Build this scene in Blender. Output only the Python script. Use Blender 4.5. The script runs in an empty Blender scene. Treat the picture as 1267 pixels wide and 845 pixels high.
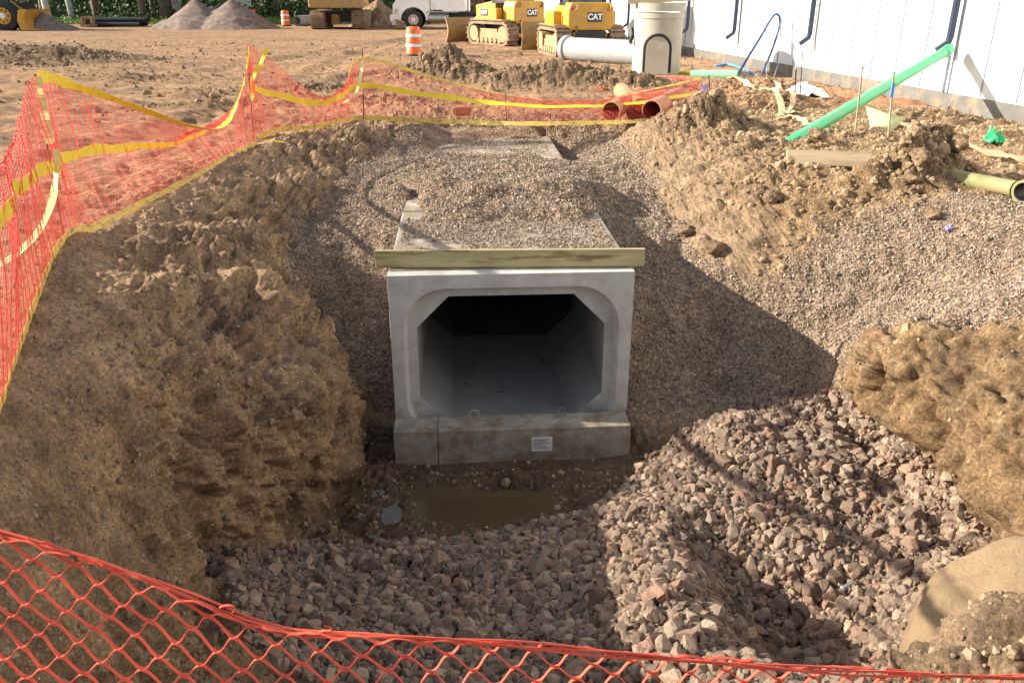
import bpy, bmesh, math, random
import numpy as np
from mathutils import Vector, Matrix
random.seed(7); rng = np.random.default_rng(7)
R = math.radians
scene = bpy.context.scene
col = scene.collection
# ------------------------------------------------------------------ camera geometry (metres; grade is z=0)
FPX, CX, CY, CAMH = 1030.0, 633.5, 422.5, 2.05
PITCH = math.atan((CY + 9) / FPX)
SP, CP = math.sin(PITCH), math.cos(PITCH)
def _ray(px, py):
    u = (px - CX) / FPX; v = (py - CY) / FPX
    return Vector((u, CP - v * SP, -(SP + v * CP)))
def Wz(px, py, z=0.0):
    r = _ray(px, py); t = (z - CAMH) / r.z
    return Vector((r.x * t, r.y * t, z))
def Wy(px, py, y):
    r = _ray(px, py); t = y / r.y
    return Vector((r.x * t, y, CAMH + r.z * t))
# ------------------------------------------------------------------ tags, objects
def tag(o, label=None, cat=None, group=None, kind=None):
    if label: o['label'] = label
    if cat: o['category'] = cat
    if group: o['group'] = group
    if kind: o['kind'] = kind
    return o
def empty(name, loc, rz=0.0):
    o = bpy.data.objects.new(name, None); col.objects.link(o)
    o.location = loc; o.rotation_euler = (0, 0, rz); o.empty_display_size = .2
    return o
def copy_tree(o, parent=None):
    c = o.copy(); col.objects.link(c)
    if parent is not None: c.parent = parent
    for ch in list(o.children): copy_tree(ch, c)
    return c
class MB:
    def __init__(s): s.v = []; s.f = []
    def add(s, vs, fs):
        n = len(s.v); s.v += [tuple(v) for v in vs]; s.f += [tuple(i + n for i in f) for f in fs]; return s
    def box(s, c, size, M=None):
        hx, hy, hz = size[0] / 2, size[1] / 2, size[2] / 2
        vs = [Vector((x, y, z)) for x in (-hx, hx) for y in (-hy, hy) for z in (-hz, hz)]
        if M is not None: vs = [M @ v for v in vs]
        c = Vector(c)
        return s.add([v + c for v in vs], [(0, 1, 3, 2), (4, 6, 7, 5), (0, 4, 5, 1), (2, 3, 7, 6), (0, 2, 6, 4), (1, 5, 7, 3)])
    def tube(s, pts, r, n=10, caps=True, sq=None):
        pts = [Vector(p) for p in pts]; m = len(pts)
        rr = r if isinstance(r, (list, tuple)) else [r] * m
        vs = []; up = None
        for i, p in enumerate(pts):
            d = (pts[min(i + 1, m - 1)] - pts[max(i - 1, 0)]).normalized()
            if up is None:
                up = Vector((0, 0, 1)) if abs(d.z) < .9 else Vector((0, 1, 0))
            a = d.cross(up)
            if a.length < 1e-6: a = d.orthogonal()
            a.normalize(); b = a.cross(d).normalized(); up = b
            for k in range(n):
                t = 2 * math.pi * (k + (.5 if n == 4 else 0)) / n
                ca, sa = math.cos(t), math.sin(t)
                if sq: vs.append(p + a * ca * rr[i] * sq[0] + b * sa * rr[i] * sq[1])
                else: vs.append(p + a * ca * rr[i] + b * sa * rr[i])
        fs = []
        for i in range(m - 1):
            for k in range(n):
                k2 = (k + 1) % n
                fs.append((i * n + k, i * n + k2, (i + 1) * n + k2, (i + 1) * n + k))
        if caps:
            fs.append(tuple(range(n))[::-1]); fs.append(tuple((m - 1) * n + k for k in range(n)))
        return s.add(vs, fs)
    def pipe(s, p0, p1, ro, ri, n=24, lip=0, lipl=.1):      # hollow pipe, open both ends
        p0, p1 = Vector(p0), Vector(p1); d = (p1 - p0).normalized()
        a = d.orthogonal().normalized(); b = d.cross(a)
        rings = [(p0, ri), (p0, ro + lip)]
        if lip: rings += [(p0 + d * lipl, ro + lip), (p0 + d * (lipl + .02), ro)]
        rings += [(p1, ro), (p1, ri), (p0, ri)]
        vs = []
        for p, r in rings:
            vs += [p + (a * math.cos(2 * math.pi * k / n) + b * math.sin(2 * math.pi * k / n)) * r for k in range(n)]
        fs = [(i * n + k, i * n + (k + 1) % n, (i + 1) * n + (k + 1) % n, (i + 1) * n + k) for i in range(len(rings) - 1) for k in range(n)]
        return s.add(vs, fs)
    def prism(s, poly, axis, a0, a1):                        # poly in the two other axes
        n = len(poly); vs = []
        for a in (a0, a1):
            for p, q in poly:
                vs.append({'x': (a, p, q), 'y': (p, a, q), 'z': (p, q, a)}[axis])
        fs = [tuple(range(n))[::-1], tuple(range(n, 2 * n))] + [(i, (i + 1) % n, n + (i + 1) % n, n + i) for i in range(n)]
        return s.add(vs, fs)
    def build(s, name, m, parent=None, smooth=False, bevel=0, world=False, seg=2):
        me = bpy.data.meshes.new(name)
        vs = s.v
        if world and parent is not None:
            L = parent.location; vs = [(v[0] - L.x, v[1] - L.y, v[2] - L.z) for v in vs]
        me.from_pydata(vs, [], s.f)
        bm = bmesh.new(); bm.from_mesh(me)
        bmesh.ops.recalc_face_normals(bm, faces=bm.faces); bm.to_mesh(me); bm.free()
        me.materials.append(m)
        if smooth:
            for p in me.polygons: p.use_smooth = True
            me.set_sharp_from_angle(angle=R(38))
        o = bpy.data.objects.new(name, me); col.objects.link(o)
        if parent is not None: o.parent = parent
        if bevel:
            b = o.modifiers.new('b', 'BEVEL'); b.width = bevel; b.segments = seg; b.limit_method = 'ANGLE'; b.angle_limit = R(35)
        return o
def fast_mesh(name, V, F, m, smooth=False, attrs=None):
    me = bpy.data.meshes.new(name); k = F.shape[1]
    me.vertices.add(len(V)); me.vertices.foreach_set('co', V.astype(np.float32).ravel())
    me.loops.add(F.size); me.loops.foreach_set('vertex_index', F.astype(np.int32).ravel())
    me.polygons.add(len(F)); me.polygons.foreach_set('loop_start', (np.arange(len(F)) * k).astype(np.int32))
    me.polygons.foreach_set('loop_total', np.full(len(F), k, np.int32))
    me.polygons.foreach_set('use_smooth', np.full(len(F), smooth, bool))
    me.update(calc_edges=True)
    if attrs:
        for an, A in attrs.items():
            at = me.attributes.new(an, 'FLOAT_COLOR', 'POINT')
            at.data.foreach_set('color', A.astype(np.float32).ravel())
    me.materials.append(m)
    o = bpy.data.objects.new(name, me); col.objects.link(o)
    return o
# ------------------------------------------------------------------ numpy noise
_perm = rng.permutation(256); _perm = np.concatenate([_perm, _perm, _perm])
_g = rng.normal(size=(256, 3)); _g /= np.linalg.norm(_g, axis=1)[:, None]
def perlin(P):
    P = np.asarray(P, dtype=np.float64); Pi = np.floor(P).astype(int); f = P - Pi; Pi &= 255
    w = f * f * f * (f * (f * 6 - 15) + 10)
    def gr(i, j, k):
        h = _perm[_perm[_perm[(Pi[..., 0] + i) & 255] + ((Pi[..., 1] + j) & 255)] + ((Pi[..., 2] + k) & 255)]
        g = _g[h]; return g[..., 0] * (f[..., 0] - i) + g[..., 1] * (f[..., 1] - j) + g[..., 2] * (f[..., 2] - k)
    def L(a, b, t): return a + (b - a) * t
    x0 = L(gr(0, 0, 0), gr(1, 0, 0), w[..., 0]); x1 = L(gr(0, 1, 0), gr(1, 1, 0), w[..., 0])
    x2 = L(gr(0, 0, 1), gr(1, 0, 1), w[..., 0]); x3 = L(gr(0, 1, 1), gr(1, 1, 1), w[..., 0])
    return L(L(x0, x1, w[..., 1]), L(x2, x3, w[..., 1]), w[..., 2]) * 1.6
def fbm(P, o=4, gain=.5, lac=2.03):
    s = 0; a = 1; 
    for i in range(o):
        s = s + a * perlin(P * (lac ** i) + 17.3 * i); a *= gain
    return s
def billow(P, o=4, gain=.55, lac=2.1):
    s = 0; a = 1
    for i in range(o):
        s = s + a * (np.abs(perlin(P * (lac ** i) + 31.7 * i)) - .22); a *= gain
    return s
def chunks(P, seed=0):
    """faceted clods: every Voronoi cell gets its own height and tilt; returns (height, F2-F1)"""
    sh = P.shape[:-1]; P = P.reshape(-1, 3).astype(np.float32); Pi = np.floor(P).astype(np.int32); n = len(P)
    d1 = np.full(n, 9., np.float32); d2 = np.full(n, 9., np.float32); val = np.zeros(n, np.float32)
    rt = np.random.default_rng(100 + seed).random((4096, 7)).astype(np.float32)
    for i in (-1, 0, 1):
        for j in (-1, 0, 1):
            for k in (-1, 0, 1):
                c = Pi + np.array([i, j, k], np.int32); h = (c[:, 0] * 73856093 ^ c[:, 1] * 19349663 ^ c[:, 2] * 83492791) & 4095
                r_ = rt[h]; d = P - (c + r_[:, :3]); dd = np.sqrt((d * d).sum(1))
                v = (r_[:, 3] - .5) + ((r_[:, 4:7] - .5) * d).sum(1) * 2.2
                m_ = dd < d1; d2 = np.where(m_, d1, np.minimum(d2, dd)); val = np.where(m_, v, val); d1 = np.where(m_, dd, d1)
    return val.reshape(sh), (d2 - d1).reshape(sh)
def sstep(a, b, x):
    t = np.clip((x - a) / (b - a), 0, 1); return t * t * (3 - 2 * t)
def inpoly(x, y, poly):
    ins = np.zeros(x.shape, bool); n = len(poly)
    for i in range(n):
        x1, y1 = poly[i]; x2, y2 = poly[(i + 1) % n]
        c = ((y1 > y) != (y2 > y)) & (x < (x2 - x1) * (y - y1) / (y2 - y1 + 1e-12) + x1)
        ins ^= c
    return ins
# ------------------------------------------------------------------ materials
def newmat(name):
    m = bpy.data.materials.new(name); m.use_nodes = True
    nt = m.node_tree; b = nt.nodes['Principled BSDF']; return m, nt, b
def mat(name, c, rough=.6, metal=0, var=.15, scale=8, bump=0, bscale=60, dirt=None, dscale=3, dlo=.5, dhi=.65, spec=.5, trans=0, emis=None):
    """colour mottled by noise, optional dirt patches and bump, in object space"""
    m, nt, b = newmat(name); N = nt.nodes; L = nt.links
    b.inputs['Roughness'].default_value = rough; b.inputs['Metallic'].default_value = metal
    b.inputs['Specular IOR Level'].default_value = spec
    tc = N.new('ShaderNodeTexCoord')
    n1 = N.new('ShaderNodeTexNoise'); n1.inputs['Scale'].default_value = scale; n1.inputs['Detail'].default_value = 6; n1.inputs['Roughness'].default_value = .65
    L.new(tc.outputs['Object'], n1.inputs['Vector'])
    rp = N.new('ShaderNodeValToRGB'); rp.color_ramp.elements[0].position = .3; rp.color_ramp.elements[1].position = .7
    rp.color_ramp.elements[0].color = tuple(x * (1 - var) for x in c) + (1,); rp.color_ramp.elements[1].color = tuple(min(1, x * (1 + var)) for x in c) + (1,)
    L.new(n1.outputs['Fac'], rp.inputs['Fac']); out = rp.outputs['Color']
    if dirt:
        n2 = N.new('ShaderNodeTexNoise'); n2.inputs['Scale'].default_value = dscale; n2.inputs['Detail'].default_value = 8; n2.inputs['Roughness'].default_value = .7
        L.new(tc.outputs['Object'], n2.inputs['Vector'])
        r2 = N.new('ShaderNodeValToRGB'); r2.color_ramp.elements[0].position = dlo; r2.color_ramp.elements[1].position = dhi
        L.new(n2.outputs['Fac'], r2.inputs['Fac'])
        mx = N.new('ShaderNodeMix'); mx.data_type = 'RGBA'; L.new(r2.outputs['Color'], mx.inputs['Factor']); L.new(out, mx.inputs['A']); mx.inputs['B'].default_value = tuple(dirt) + (1,)
        out = mx.outputs['Result']
    L.new(out, b.inputs['Base Color'])
    if bump:
        n3 = N.new('ShaderNodeTexNoise'); n3.inputs['Scale'].default_value = bscale; n3.inputs['Detail'].default_value = 8; n3.inputs['Roughness'].default_value = .7
        L.new(tc.outputs['Object'], n3.inputs['Vector'])
        bp = N.new('ShaderNodeBump'); bp.inputs['Strength'].default_value = .8; bp.inputs['Distance'].default_value = bump
        L.new(n3.outputs['Fac'], bp.inputs['Height']); L.new(bp.outputs['Normal'], b.inputs['Normal'])
    if trans: b.inputs['Transmission Weight'].default_value = trans
    return m
def soil_mat(name, attr=True, base=(.2, .15, .1), bd=.03):
    m, nt, b = newmat(name); N = nt.nodes; L = nt.links
    b.inputs['Specular IOR Level'].default_value = .15
    tc = N.new('ShaderNodeTexCoord')
    def noise(s, d=8, r=.7):
        n = N.new('ShaderNodeTexNoise'); n.inputs['Scale'].default_value = s; n.inputs['Detail'].default_value = d; n.inputs['Roughness'].default_value = r
        L.new(tc.outputs['Object'], n.inputs['Vector']); return n
    if attr:
        a = N.new('ShaderNodeAttribute'); a.attribute_name = 'Zone'; c0 = a.outputs['Color']
        w = N.new('ShaderNodeAttribute'); w.attribute_name = 'Aux'
    else:
        rgb = N.new('ShaderNodeRGB'); rgb.outputs[0].default_value = base + (1,); c0 = rgb.outputs[0]
    n1 = noise(3.1, 10, .75); n2 = noise(38, 6, .75)
    def ramp(src, lo, hi, p0=.3, p1=.7):
        r = N.new('ShaderNodeValToRGB'); r.color_ramp.elements[0].position = p0; r.color_ramp.elements[1].position = p1
        r.color_ramp.elements[0].color = lo + (1,); r.color_ramp.elements[1].color = hi + (1,); L.new(src, r.inputs['Fac']); return r.outputs['Color']
    def mul(x, y):
        k = N.new('ShaderNodeMix'); k.data_type = 'RGBA'; k.blend_type = 'MULTIPLY'; k.inputs['Factor'].default_value = 1
        L.new(x, k.inputs['A']); L.new(y, k.inputs['B']); return k.outputs['Result']
    c = mul(c0, ramp(n1.outputs['Fac'], (.52, .50, .48), (1.42, 1.38, 1.32), .35, .66))
    c = mul(c, ramp(n2.outputs['Fac'], (.5, .48, .46), (1.5, 1.48, 1.44), .32, .68))
    n4 = noise(120, 4, .8); c = mul(c, ramp(n4.outputs['Fac'], (.6, .59, .58), (1.45, 1.43, 1.4), .36, .64))
    vor = N.new('ShaderNodeTexVoronoi'); vor.inputs['Scale'].default_value = 42; vor.inputs['Randomness'].default_value = 1
    L.new(tc.outputs['Object'], vor.inputs['Vector'])
    if attr:   # small-stone colour speckle where gravel lies (Aux.r)
        sep = N.new('ShaderNodeSeparateColor'); L.new(w.outputs['Color'], sep.inputs['Color'])
        hs = N.new('ShaderNodeSeparateColor'); L.new(vor.outputs['Color'], hs.inputs['Color'])
        k = N.new('ShaderNodeMix'); k.data_type = 'RGBA'; k.blend_type = 'MULTIPLY'; L.new(sep.outputs['Red'], k.inputs['Factor']); L.new(c, k.inputs['A'])
        L.new(ramp(hs.outputs['Red'], (.5, .48, .48), (1.55, 1.5, 1.5), 0, 1), k.inputs['B']); c = k.outputs['Result']
        rr = N.new('ShaderNodeMapRange'); rr.inputs['To Min'].default_value = .95; rr.inputs['To Max'].default_value = .35
        L.new(sep.outputs['Green'], rr.inputs['Value']); L.new(rr.outputs['Result'], b.inputs['Roughness'])
    else: b.inputs['Roughness'].default_value = .95
    L.new(c, b.inputs['Base Color'])
    nb = noise(30, 12, .85)
    b1 = N.new('ShaderNodeBump'); b1.inputs['Strength'].default_value = 1; b1.inputs['Distance'].default_value = bd
    L.new(nb.outputs['Fac'], b1.inputs['Height'])
    b2 = N.new('ShaderNodeBump'); b2.invert = True; b2.inputs['Distance'].default_value = .012; L.new(vor.outputs['Distance'], b2.inputs['Height']); L.new(b1.outputs['Normal'], b2.inputs['Normal'])
    if attr: L.new(sep.outputs['Red'], b2.inputs['Strength'])
    else: b2.inputs['Strength'].default_value = .25
    L.new(b2.outputs['Normal'], b.inputs['Normal'])
    return m
def stone_mat(name, cols, bump=.004, rough=.85, bs=60, bright=(.75, 1.25)):
    m, nt, b = newmat(name); N = nt.nodes; L = nt.links
    g = N.new('ShaderNodeNewGeometry'); rp = N.new('ShaderNodeValToRGB'); e = rp.color_ramp.elements
    rp.color_ramp.interpolation = 'LINEAR'
    while len(e) < len(cols): e.new(.5)
    for i, c in enumerate(cols): e[i].position = i / (len(cols) - 1); e[i].color = c + (1,)
    L.new(g.outputs['Random Per Island'], rp.inputs['Fac'])
    tc = N.new('ShaderNodeTexCoord'); n = N.new('ShaderNodeTexNoise'); n.inputs['Scale'].default_value = bs; n.inputs['Detail'].default_value = 6
    L.new(tc.outputs['Object'], n.inputs['Vector'])
    r2 = N.new('ShaderNodeValToRGB'); r2.color_ramp.elements[0].color = (bright[0],) * 3 + (1,); r2.color_ramp.elements[1].color = (bright[1],) * 3 + (1,)
    r2.color_ramp.elements[0].position = .3; r2.color_ramp.elements[1].position = .7
    L.new(n.outputs['Fac'], r2.inputs['Fac'])
    k = N.new('ShaderNodeMix'); k.data_type = 'RGBA'; k.blend_type = 'MULTIPLY'; k.inputs['Factor'].default_value = 1
    L.new(rp.outputs['Color'], k.inputs['A']); L.new(r2.outputs['Color'], k.inputs['B']); L.new(k.outputs['Result'], b.inputs['Base Color'])
    bp = N.new('ShaderNodeBump'); bp.inputs['Distance'].default_value = bump; L.new(n.outputs['Fac'], bp.inputs['Height']); L.new(bp.outputs['Normal'], b.inputs['Normal'])
    b.inputs['Roughness'].default_value = rough; b.inputs['Specular IOR Level'].default_value = .25
    return m
DIRT = (.26, .18, .11)
M = dict(
    soil=soil_mat('soil'), clod=soil_mat('clod_soil', False, (.29, .215, .145)), clodlight=soil_mat('clod_clay', False, (.42, .32, .21)),
    riprap=stone_mat('riprap_stone', [(.12, .082, .06), (.24, .165, .118), (.18, .142, .112), (.29, .19, .132), (.23, .178, .135), (.38, .28, .195), (.145, .105, .08), (.30, .175, .118)]),
    crumb=stone_mat('soil_crumb', [(.27, .195, .125), (.32, .235, .15), (.21, .155, .105), (.34, .25, .165), (.24, .18, .12)], .004, .95, 60),
    pebble=stone_mat('pebbles', [(.19, .14, .105), (.31, .235, .175), (.26, .21, .165), (.38, .29, .21), (.44, .37, .29), (.22, .17, .13)], .002, bs=120),
    conc=mat('precast_concrete', (.55, .545, .51), .85, var=.16, scale=5, bump=.006, bscale=120, dirt=(.36, .34, .3), dscale=2.2, dlo=.5, dhi=.75),
    inner=mat('inner_shade_concrete', (.31, .31, .295), .8, var=.1, scale=3, dirt=(.22, .21, .19), dscale=2, dlo=.5, dhi=.8), deep_shade=mat('deep_shade_concrete', (.13, .125, .12), .8, var=.2, scale=4),  # interior concrete darkened to paint the culvert's shade, more so deep inside
    conctop=mat('gritty_concrete', (.50, .45, .38), .9, var=.25, scale=14, bump=.01, bscale=90, dirt=(.29, .23, .17), dscale=4, dlo=.36, dhi=.52),
    sill=mat('stained_concrete', (.37, .34, .28), .9, var=.25, scale=6, bump=.008, bscale=110, dirt=(.20, .15, .095), dscale=4, dlo=.42, dhi=.62),
    pipeconc=mat('pipe_concrete', (.33, .35, .36), .8, var=.08, scale=4, bump=.004, bscale=80, dirt=(.36, .34, .3), dscale=2, dlo=.5, dhi=.8),
    manconc=mat('manhole_concrete', (.42, .40, .33), .85, var=.1, scale=4, bump=.006, bscale=60, dirt=(.32, .29, .22), dscale=2.5, dlo=.48, dhi=.75),
    timber=mat('treated_timber', (.42, .37, .19), .75, var=.2, scale=6, bump=.004, bscale=40, dirt=(.2, .13, .06), dscale=8, dlo=.5, dhi=.62),
    wood=mat('weathered_board', (.48, .37, .24), .8, var=.2, scale=8, bump=.004, bscale=40, dirt=(.3, .22, .14), dscale=4),
    net=mat('orange_net', (.74, .115, .065), .75, var=.2, scale=7, dirt=(.5, .09, .05), dscale=9, dlo=.5, dhi=.7, spec=.25),
    netfar=mat('fine_orange_net', (.76, .085, .05), .6, var=.12, scale=3),
    tape=mat('yellow_band', (.86, .62, .04), .5, var=.1, scale=6, dirt=(.3, .2, .05), dscale=26, dlo=.6, dhi=.66),
    tapepale=mat('faded_band', (.78, .76, .33), .5, var=.1, scale=6, dirt=(.35, .33, .12), dscale=22, dlo=.6, dhi=.68),
    tapetan=mat('dusty_band', (.78, .56, .12), .6, var=.15, scale=6, dirt=(.36, .26, .12), dscale=16, dlo=.5, dhi=.62),
    steel=mat('dark_rod', (.05, .035, .03), .6, .4), black=mat('black_rubber', (.02, .02, .022), .7, var=.3), blacktar=mat('bitumen', (.012, .012, .014), .5, bump=.01, bscale=40),
    cat=mat('machine_yellow', (.56, .30, .025), .45, var=.08, scale=2, dirt=(.34, .22, .10), dscale=2.5, dlo=.46, dhi=.7),
    catdirty=mat('muddy_yellow', (.48, .3, .09), .7, var=.25, scale=3, dirt=DIRT, dscale=3, dlo=.4, dhi=.6),
    track=mat('muddy_track', (.2, .14, .09), .85, var=.3, scale=6, bump=.02, bscale=12, dirt=(.32, .22, .14), dscale=4, dlo=.45, dhi=.6),
    trackpale=mat('muddy_rollers', (.36, .26, .14), .85, var=.3, scale=5, bump=.02, bscale=12),
    dark=mat('dark_metal', (.03, .03, .035), .5, .3, var=.3), glass=mat('cab_glass', (.06, .08, .09), .08, 0, var=.1),
    whitepaint=mat('white_paint', (.82, .83, .83), .35, var=.04, scale=2, dirt=(.6, .55, .48), dscale=1.5, dlo=.55, dhi=.85),
    chrome=mat('brushed_metal', (.6, .6, .6), .25, .9), seam=mat('panel_seam', (.36, .40, .45), .5), panel=mat('white_steel_panel', (.62, .64, .65), .45, var=.02, scale=1),
    base=mat('foundation_strip', (.15, .145, .13), .9, var=.2, scale=3, bump=.01, bscale=30, dirt=(.3, .22, .14), dscale=2),
    navy=mat('dark_downspout', (.03, .045, .09), .4, var=.1), wire_shadow=mat('grey_wire_shadow', (.35, .4, .47), .5),  # last grey serves the wire loop and the painted downspout shadow
    green=mat('green_pvc', (.05, .56, .22), .4, var=.08, scale=4, dirt=(.16, .42, .2), dscale=5), greenpale=mat('pale_green_pvc', (.25, .62, .34), .45),
    olive=mat('dirty_green_pipe', (.22, .235, .09), .8, var=.3, scale=6, dirt=(.30, .23, .13), dscale=4, dlo=.4, dhi=.6),
    oliveS=mat('green_fabric', (.48, .55, .28), .8, var=.2, scale=5, dirt=(.45, .36, .2), dscale=4),
    hose=mat('flat_hose', (.62, .52, .3), .7, var=.15, scale=5), redhose=mat('dusty_red_hose', (.58, .25, .15), .7, var=.15, scale=5),
    blue=mat('blue_hose', (.05, .11, .30), .4), blue2=mat('bright_blue_hose', (.08, .25, .62), .5), tarp=mat('white_sheet', (.82, .82, .82), .5, var=.05, bump=.02, bscale=8),
    terracotta=mat('tan_pipe', (.50, .21, .11), .75, var=.2, scale=5, dirt=(.42, .27, .16), dscale=4), terrain_in=mat('pipe_inside', (.16, .03, .015), .8),
    orange=mat('drum_orange', (.85, .17, .03), .45, var=.08, scale=3, dirt=(.6, .25, .1), dscale=4, dlo=.6, dhi=.8), white=mat('white_band', (.8, .8, .8), .5, var=.06),
    purple=mat('purple_ribbon', (.28, .22, .62), .6), red=mat('red_paint', (.5, .03, .03), .4), paper=mat('paper_label', (.75, .75, .74), .6, var=.08), ink=mat('ink', (.12, .12, .12), .6),
    bark=mat('bark', (.16, .12, .09), .95, var=.3, scale=3, bump=.05, bscale=6), birch=mat('pale_bark', (.5, .48, .44), .9, var=.3, scale=3, dirt=(.12, .1, .08), dscale=2, dlo=.55, dhi=.6),
    leaf=stone_mat('leaf', [(.03, .06, .02), (.06, .11, .03), (.09, .14, .04), (.05, .08, .03)], .0, .6), leaf2=stone_mat('shrub_leaf', [(.02, .04, .014), (.04, .075, .022), (.07, .11, .03), (.03, .055, .018)], .0, .6),
    grass=mat('grass', (.13, .18, .05), .9, var=.4, scale=2), rock=mat('tan_boulder', (.29, .20, .11), .9, var=.2, scale=3.5, bump=.03, bscale=30, dirt=(.27, .19, .11), dscale=7, dlo=.42, dhi=.68),
    blackpipe=mat('black_pipe', (.025, .03, .035), .45, var=.2), graypile=soil_mat('stock_gravel', False, (.27, .22, .2), .05),
)
def grain(m, sx=1, sy=14):      # stretch a timber's mottling along its length
    for n in m.node_tree.nodes:
        if n.type == 'TEX_NOISE':
            mp = m.node_tree.nodes.new('ShaderNodeMapping'); mp.inputs['Scale'].default_value = (.22, 2, 2)
            src = n.inputs['Vector'].links[0].from_socket
            m.node_tree.links.new(src, mp.inputs['Vector']); m.node_tree.links.new(mp.outputs['Vector'], n.inputs['Vector'])
grain(M['timber']); grain(M['wood'])
# water
m, nt, b = newmat('muddy_water'); b.inputs['Base Color'].default_value = (.10, .07, .035, 1); b.inputs['Roughness'].default_value = .04; b.inputs['Specular IOR Level'].default_value = .6
n = nt.nodes.new('ShaderNodeTexNoise'); n.inputs['Scale'].default_value = 3; bp = nt.nodes.new('ShaderNodeBump'); bp.inputs['Distance'].default_value = .003; bp.inputs['Strength'].default_value = .4
nt.links.new(n.outputs['Fac'], bp.inputs['Height']); nt.links.new(bp.outputs['Normal'], b.inputs['Normal']); M['water'] = m
m = M['conc']; nt = m.node_tree; b = nt.nodes['Principled BSDF']; N = nt.nodes; L = nt.links
src = b.inputs['Base Color'].links[0].from_socket
tc = N.new('ShaderNodeTexCoord'); sp = N.new('ShaderNodeSeparateXYZ'); L.new(tc.outputs['Object'], sp.inputs[0])
mr = N.new('ShaderNodeMapRange'); mr.inputs['From Min'].default_value = .15; mr.inputs['From Max'].default_value = 1.0; mr.inputs['To Min'].default_value = .62; mr.inputs['To Max'].default_value = .28; L.new(sp.outputs['Z'], mr.inputs['Value'])
n = N.new('ShaderNodeTexNoise'); n.inputs['Scale'].default_value = 7; n.inputs['Detail'].default_value = 10; n.inputs['Roughness'].default_value = .8; L.new(tc.outputs['Object'], n.inputs['Vector'])
lt = N.new('ShaderNodeMath'); lt.operation = 'SUBTRACT'; L.new(mr.outputs['Result'], lt.inputs[0]); L.new(n.outputs['Fac'], lt.inputs[1])
ml = N.new('ShaderNodeMath'); ml.operation = 'MULTIPLY'; ml.use_clamp = True; ml.inputs[1].default_value = 6; L.new(lt.outputs[0], ml.inputs[0])
mx = N.new('ShaderNodeMix'); mx.data_type = 'RGBA'; L.new(ml.outputs[0], mx.inputs['Factor']); L.new(src, mx.inputs['A']); mx.inputs['B'].default_value = (.36, .30, .22, 1)
vo = N.new('ShaderNodeTexVoronoi'); vo.inputs['Scale'].default_value = 26; L.new(tc.outputs['Object'], vo.inputs['Vector'])
pr = N.new('ShaderNodeValToRGB'); pr.color_ramp.elements[0].position = .06; pr.color_ramp.elements[1].position = .13; pr.color_ramp.elements[0].color = (.35, .33, .3, 1); L.new(vo.outputs['Distance'], pr.inputs['Fac'])
m2 = N.new('ShaderNodeMix'); m2.data_type = 'RGBA'; m2.blend_type = 'MULTIPLY'; m2.inputs['Factor'].default_value = .7; L.new(mx.outputs['Result'], m2.inputs['A']); L.new(pr.outputs['Color'], m2.inputs['B']); L.new(m2.outputs['Result'], b.inputs['Base Color'])

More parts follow.
